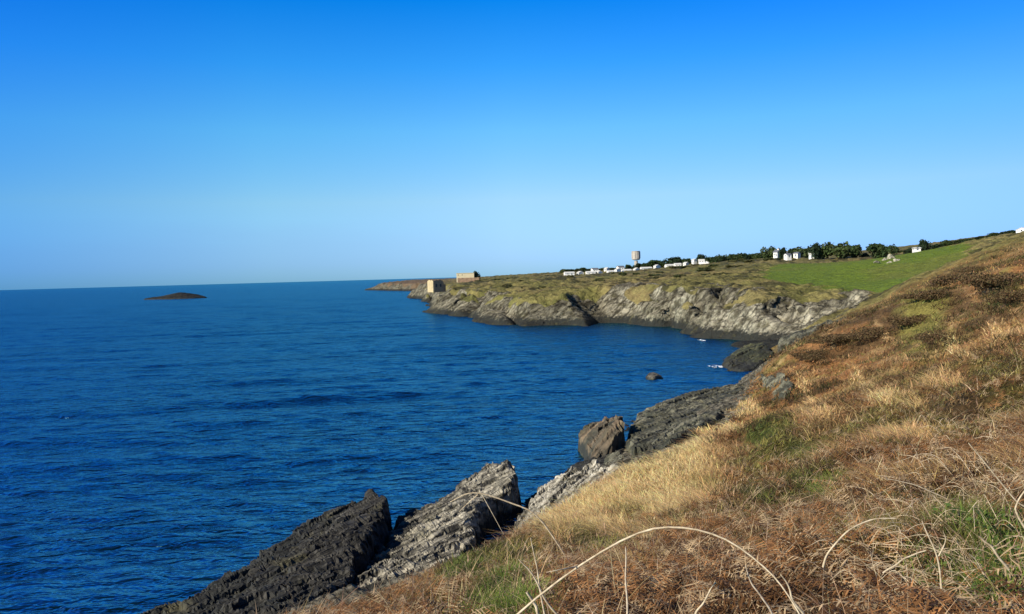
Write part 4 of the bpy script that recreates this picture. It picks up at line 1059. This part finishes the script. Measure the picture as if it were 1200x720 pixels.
cane('dead_twig', [(1110, 585, 5.0), (1070, 568, 5.0), (1036, 561, 5.0)], 5.0, .005, .003, m_cane, 'thin straight stem lying left of the top of the thicket')
cane('dead_twig', [(905, 720, 2.8), (893, 700, 2.8), (880, 683, 2.8), (874, 662, 2.8)], 2.8, .005, .003, m_cane2, 'thin grey stem rising just under the right end of the long cane')
cane('dead_twig', [(1035, 672, 2.8), (1060, 655, 2.8), (1085, 645, 2.8)], 2.8, .004, .003, m_cane, 'pale stem crossing the dark hollow of the thicket')
cane('dead_cane', [(1103, 690, 2.8), (1100, 660, 2.8), (1088, 628, 2.8), (1080, 610, 2.8)], 2.8, .0045, .003, m_cane, 'pale leaning stem rising through the middle of the thicket', [[(1100, 652, 2.8), (1108, 634, 2.8), (1105, 622, 2.8)]])
cane('dead_cane', [(945, 725, 2.6), (930, 705, 2.6), (925, 690, 2.6), (915, 672, 2.6)], 2.6, .0055, .003, m_cane, 'pale bent stem rising at the right foot of the long cane')
cane('low_twig', [(815, 720, 2.8), (828, 700, 2.8), (838, 682, 2.8)], 2.8, .005, .003, m_cane, 'short pale twig under the arch of the long cane')
# the tangle itself: fine twigs past counting
paths = []
r = np.random.default_rng(22)
def tangle(n, pxr, pyr, hl, rad):
    for k in range(n):
        px, py = r.uniform(*pxr), r.uniform(*pyr)
        if (px - pxr[0]) / (pxr[1] - pxr[0]) + r.normal(0, .15) < .1: continue
        p = hit(px, py); g0 = p.copy(); g0[2] = gz1(p[0], p[1])
        dist = np.hypot(*p[:2]); L = r.uniform(.15, .5) * hl * (1 + dist * .05)
        an = r.uniform(0, 6.28); up = r.uniform(.15, 1.3)
        d1 = np.array([math.cos(an), math.sin(an), up]); d1 /= np.linalg.norm(d1)
        q1 = g0 + d1 * L * .5 + r.normal(0, .04, 3); q2 = q1 + (d1 * [1, 1, -.2] + r.normal(0, .25, 3)) * L * .5
        q2[2] = max(q2[2], gz1(q2[0], q2[1]) + .02)
        P = spline([g0 - [0, 0, .03], q1, q2], 10)
        rr0 = max(rad, dist * .00045)
        paths.append((P, np.linspace(rr0, rr0 * .5, len(P))))
        if r.random() < .45:
            q3 = q1 + r.normal(0, .5, 3) * L * .45; paths.append((spline([q1, (q1 + q3) / 2 + r.normal(0, .02, 3), q3], 6), np.linspace(rr0 * .7, rr0 * .3, 7)))
tangle(560, (985, 1210), (560, 725), .9, .0022)
tangle(170, (600, 1000), (650, 725), .6, .0018)
tangle(110, (1080, 1210), (490, 570), .7, .0025)
V, Q = tubes([(p[:min(len(p), len(q))], q[:min(len(p), len(q))]) for p, q in paths], 5)
o = mesh('bramble_thicket', V, [Q], m_cane, smooth=True); tag(o, 'tangled mass of fine pale dead bramble twigs at the lower right', 'thicket', kind='stuff')

# ------------------------------------------------------------------ light and sky
SUN_EL, SUN_AZ = R(27), R(-124)       # azimuth from +Y, clockwise positive: behind and to the left
sd = Vector((math.sin(SUN_AZ) * math.cos(SUN_EL), math.cos(SUN_AZ) * math.cos(SUN_EL), math.sin(SUN_EL)))
sun = bpy.data.objects.new('sun', bpy.data.lights.new('sun', 'SUN')); COL.objects.link(sun)
sun.data.energy = 5.0; sun.data.angle = R(.5); sun.data.color = (1.0, .93, .80)
sun.rotation_euler = sd.to_track_quat('Z', 'Y').to_euler(); sun.location = (-60, -40, 80)
W_ = bpy.data.worlds.new('World'); S.world = W_; W_.use_nodes = True
nt = W_.node_tree; bg = nt.nodes['Background']
sky = nt.nodes.new('ShaderNodeTexSky'); sky.sky_type = 'NISHITA'; sky.sun_disc = False
sky.sun_elevation = SUN_EL; sky.sun_rotation = SUN_AZ; sky.altitude = 1500; sky.air_density = 1.0; sky.dust_density = .4; sky.ozone_density = 2.0

tc = N(nt, 'TexCoord'); sp = N(nt, 'SeparateXYZ'); nt.links.new(tc.outputs['Generated'], sp.inputs[0])
G = 2.5
gz_ = ramp(nt, sp.outputs[2], [(0.0, (.42 / G, .80 / G, 1.5 / G)), (.021, (.56 / G, .89 / G, 1.6 / G)), (.098, (1.06 / G, 1.32 / G, 1.5 / G)), (.184, (.71 / G, 1.53 / G, 1.9 / G)), (.26, (.26 / G, 1.37 / G, 2.25 / G)), (.335, (.02 / G, 1.14 / G, 2.35 / G)), (.6, (.16 / G, .55 / G, 1.0 / G)), (1.0, (.3 / G, .42 / G, .62 / G))])
gx_ = ramp(nt, math_(nt, 'ADD', math_(nt, 'MULTIPLY', sp.outputs[0], .5), .5), [(0, (.4, .68, .9)), (.22, (.44, .74, .98)), (.35, (.82, .98, 1.0)), (.5, (1, 1, 1)), (.78, (.6, .68, .88)), (1, (.6, .66, .88))])
nzv = N(nt, 'Mapping'); nt.links.new(tc.outputs['Generated'], nzv.inputs[0]); nzv.inputs['Scale'].default_value = (3, 3, 22)
hz_ = math_(nt, 'ADD', sp.outputs[2], math_(nt, 'MULTIPLY', math_(nt, 'SUBTRACT', noise(nt, 1.0, 4, .55, nzv.outputs[0]), .5), .05))
hzf = math_(nt, 'MULTIPLY', gray(nt, hz_, .045, 1, .078, 0), gray(nt, math_(nt, 'ADD', math_(nt, 'MULTIPLY', sp.outputs[0], .5), .5), .36, 1, .54, 0))
c1 = mix(nt, 1.0, sky.outputs[0], gz_, 'MULTIPLY'); c1 = mix(nt, hzf, c1, mix(nt, 1.0, c1, (.97, .92, .95), 'MULTIPLY')); c1 = mix(nt, 1.0, c1, gx_, 'MULTIPLY')
vs = N(nt, 'VectorMath', _operation='SCALE'); vs.inputs['Scale'].default_value = G
nt.links.new(c1, vs.inputs[0]); nt.links.new(vs.outputs[0], bg.inputs[0]); bg.inputs[1].default_value = .073
S.view_settings.view_transform = 'Standard'; S.view_settings.look = 'None'; S.view_settings.exposure = .45; S.view_settings.gamma = 1
S.cycles.use_denoising = True; S.cycles.max_bounces = 5; S.cycles.diffuse_bounces = 2; S.cycles.glossy_bounces = 2; S.cycles.transmission_bounces = 2
print('done')
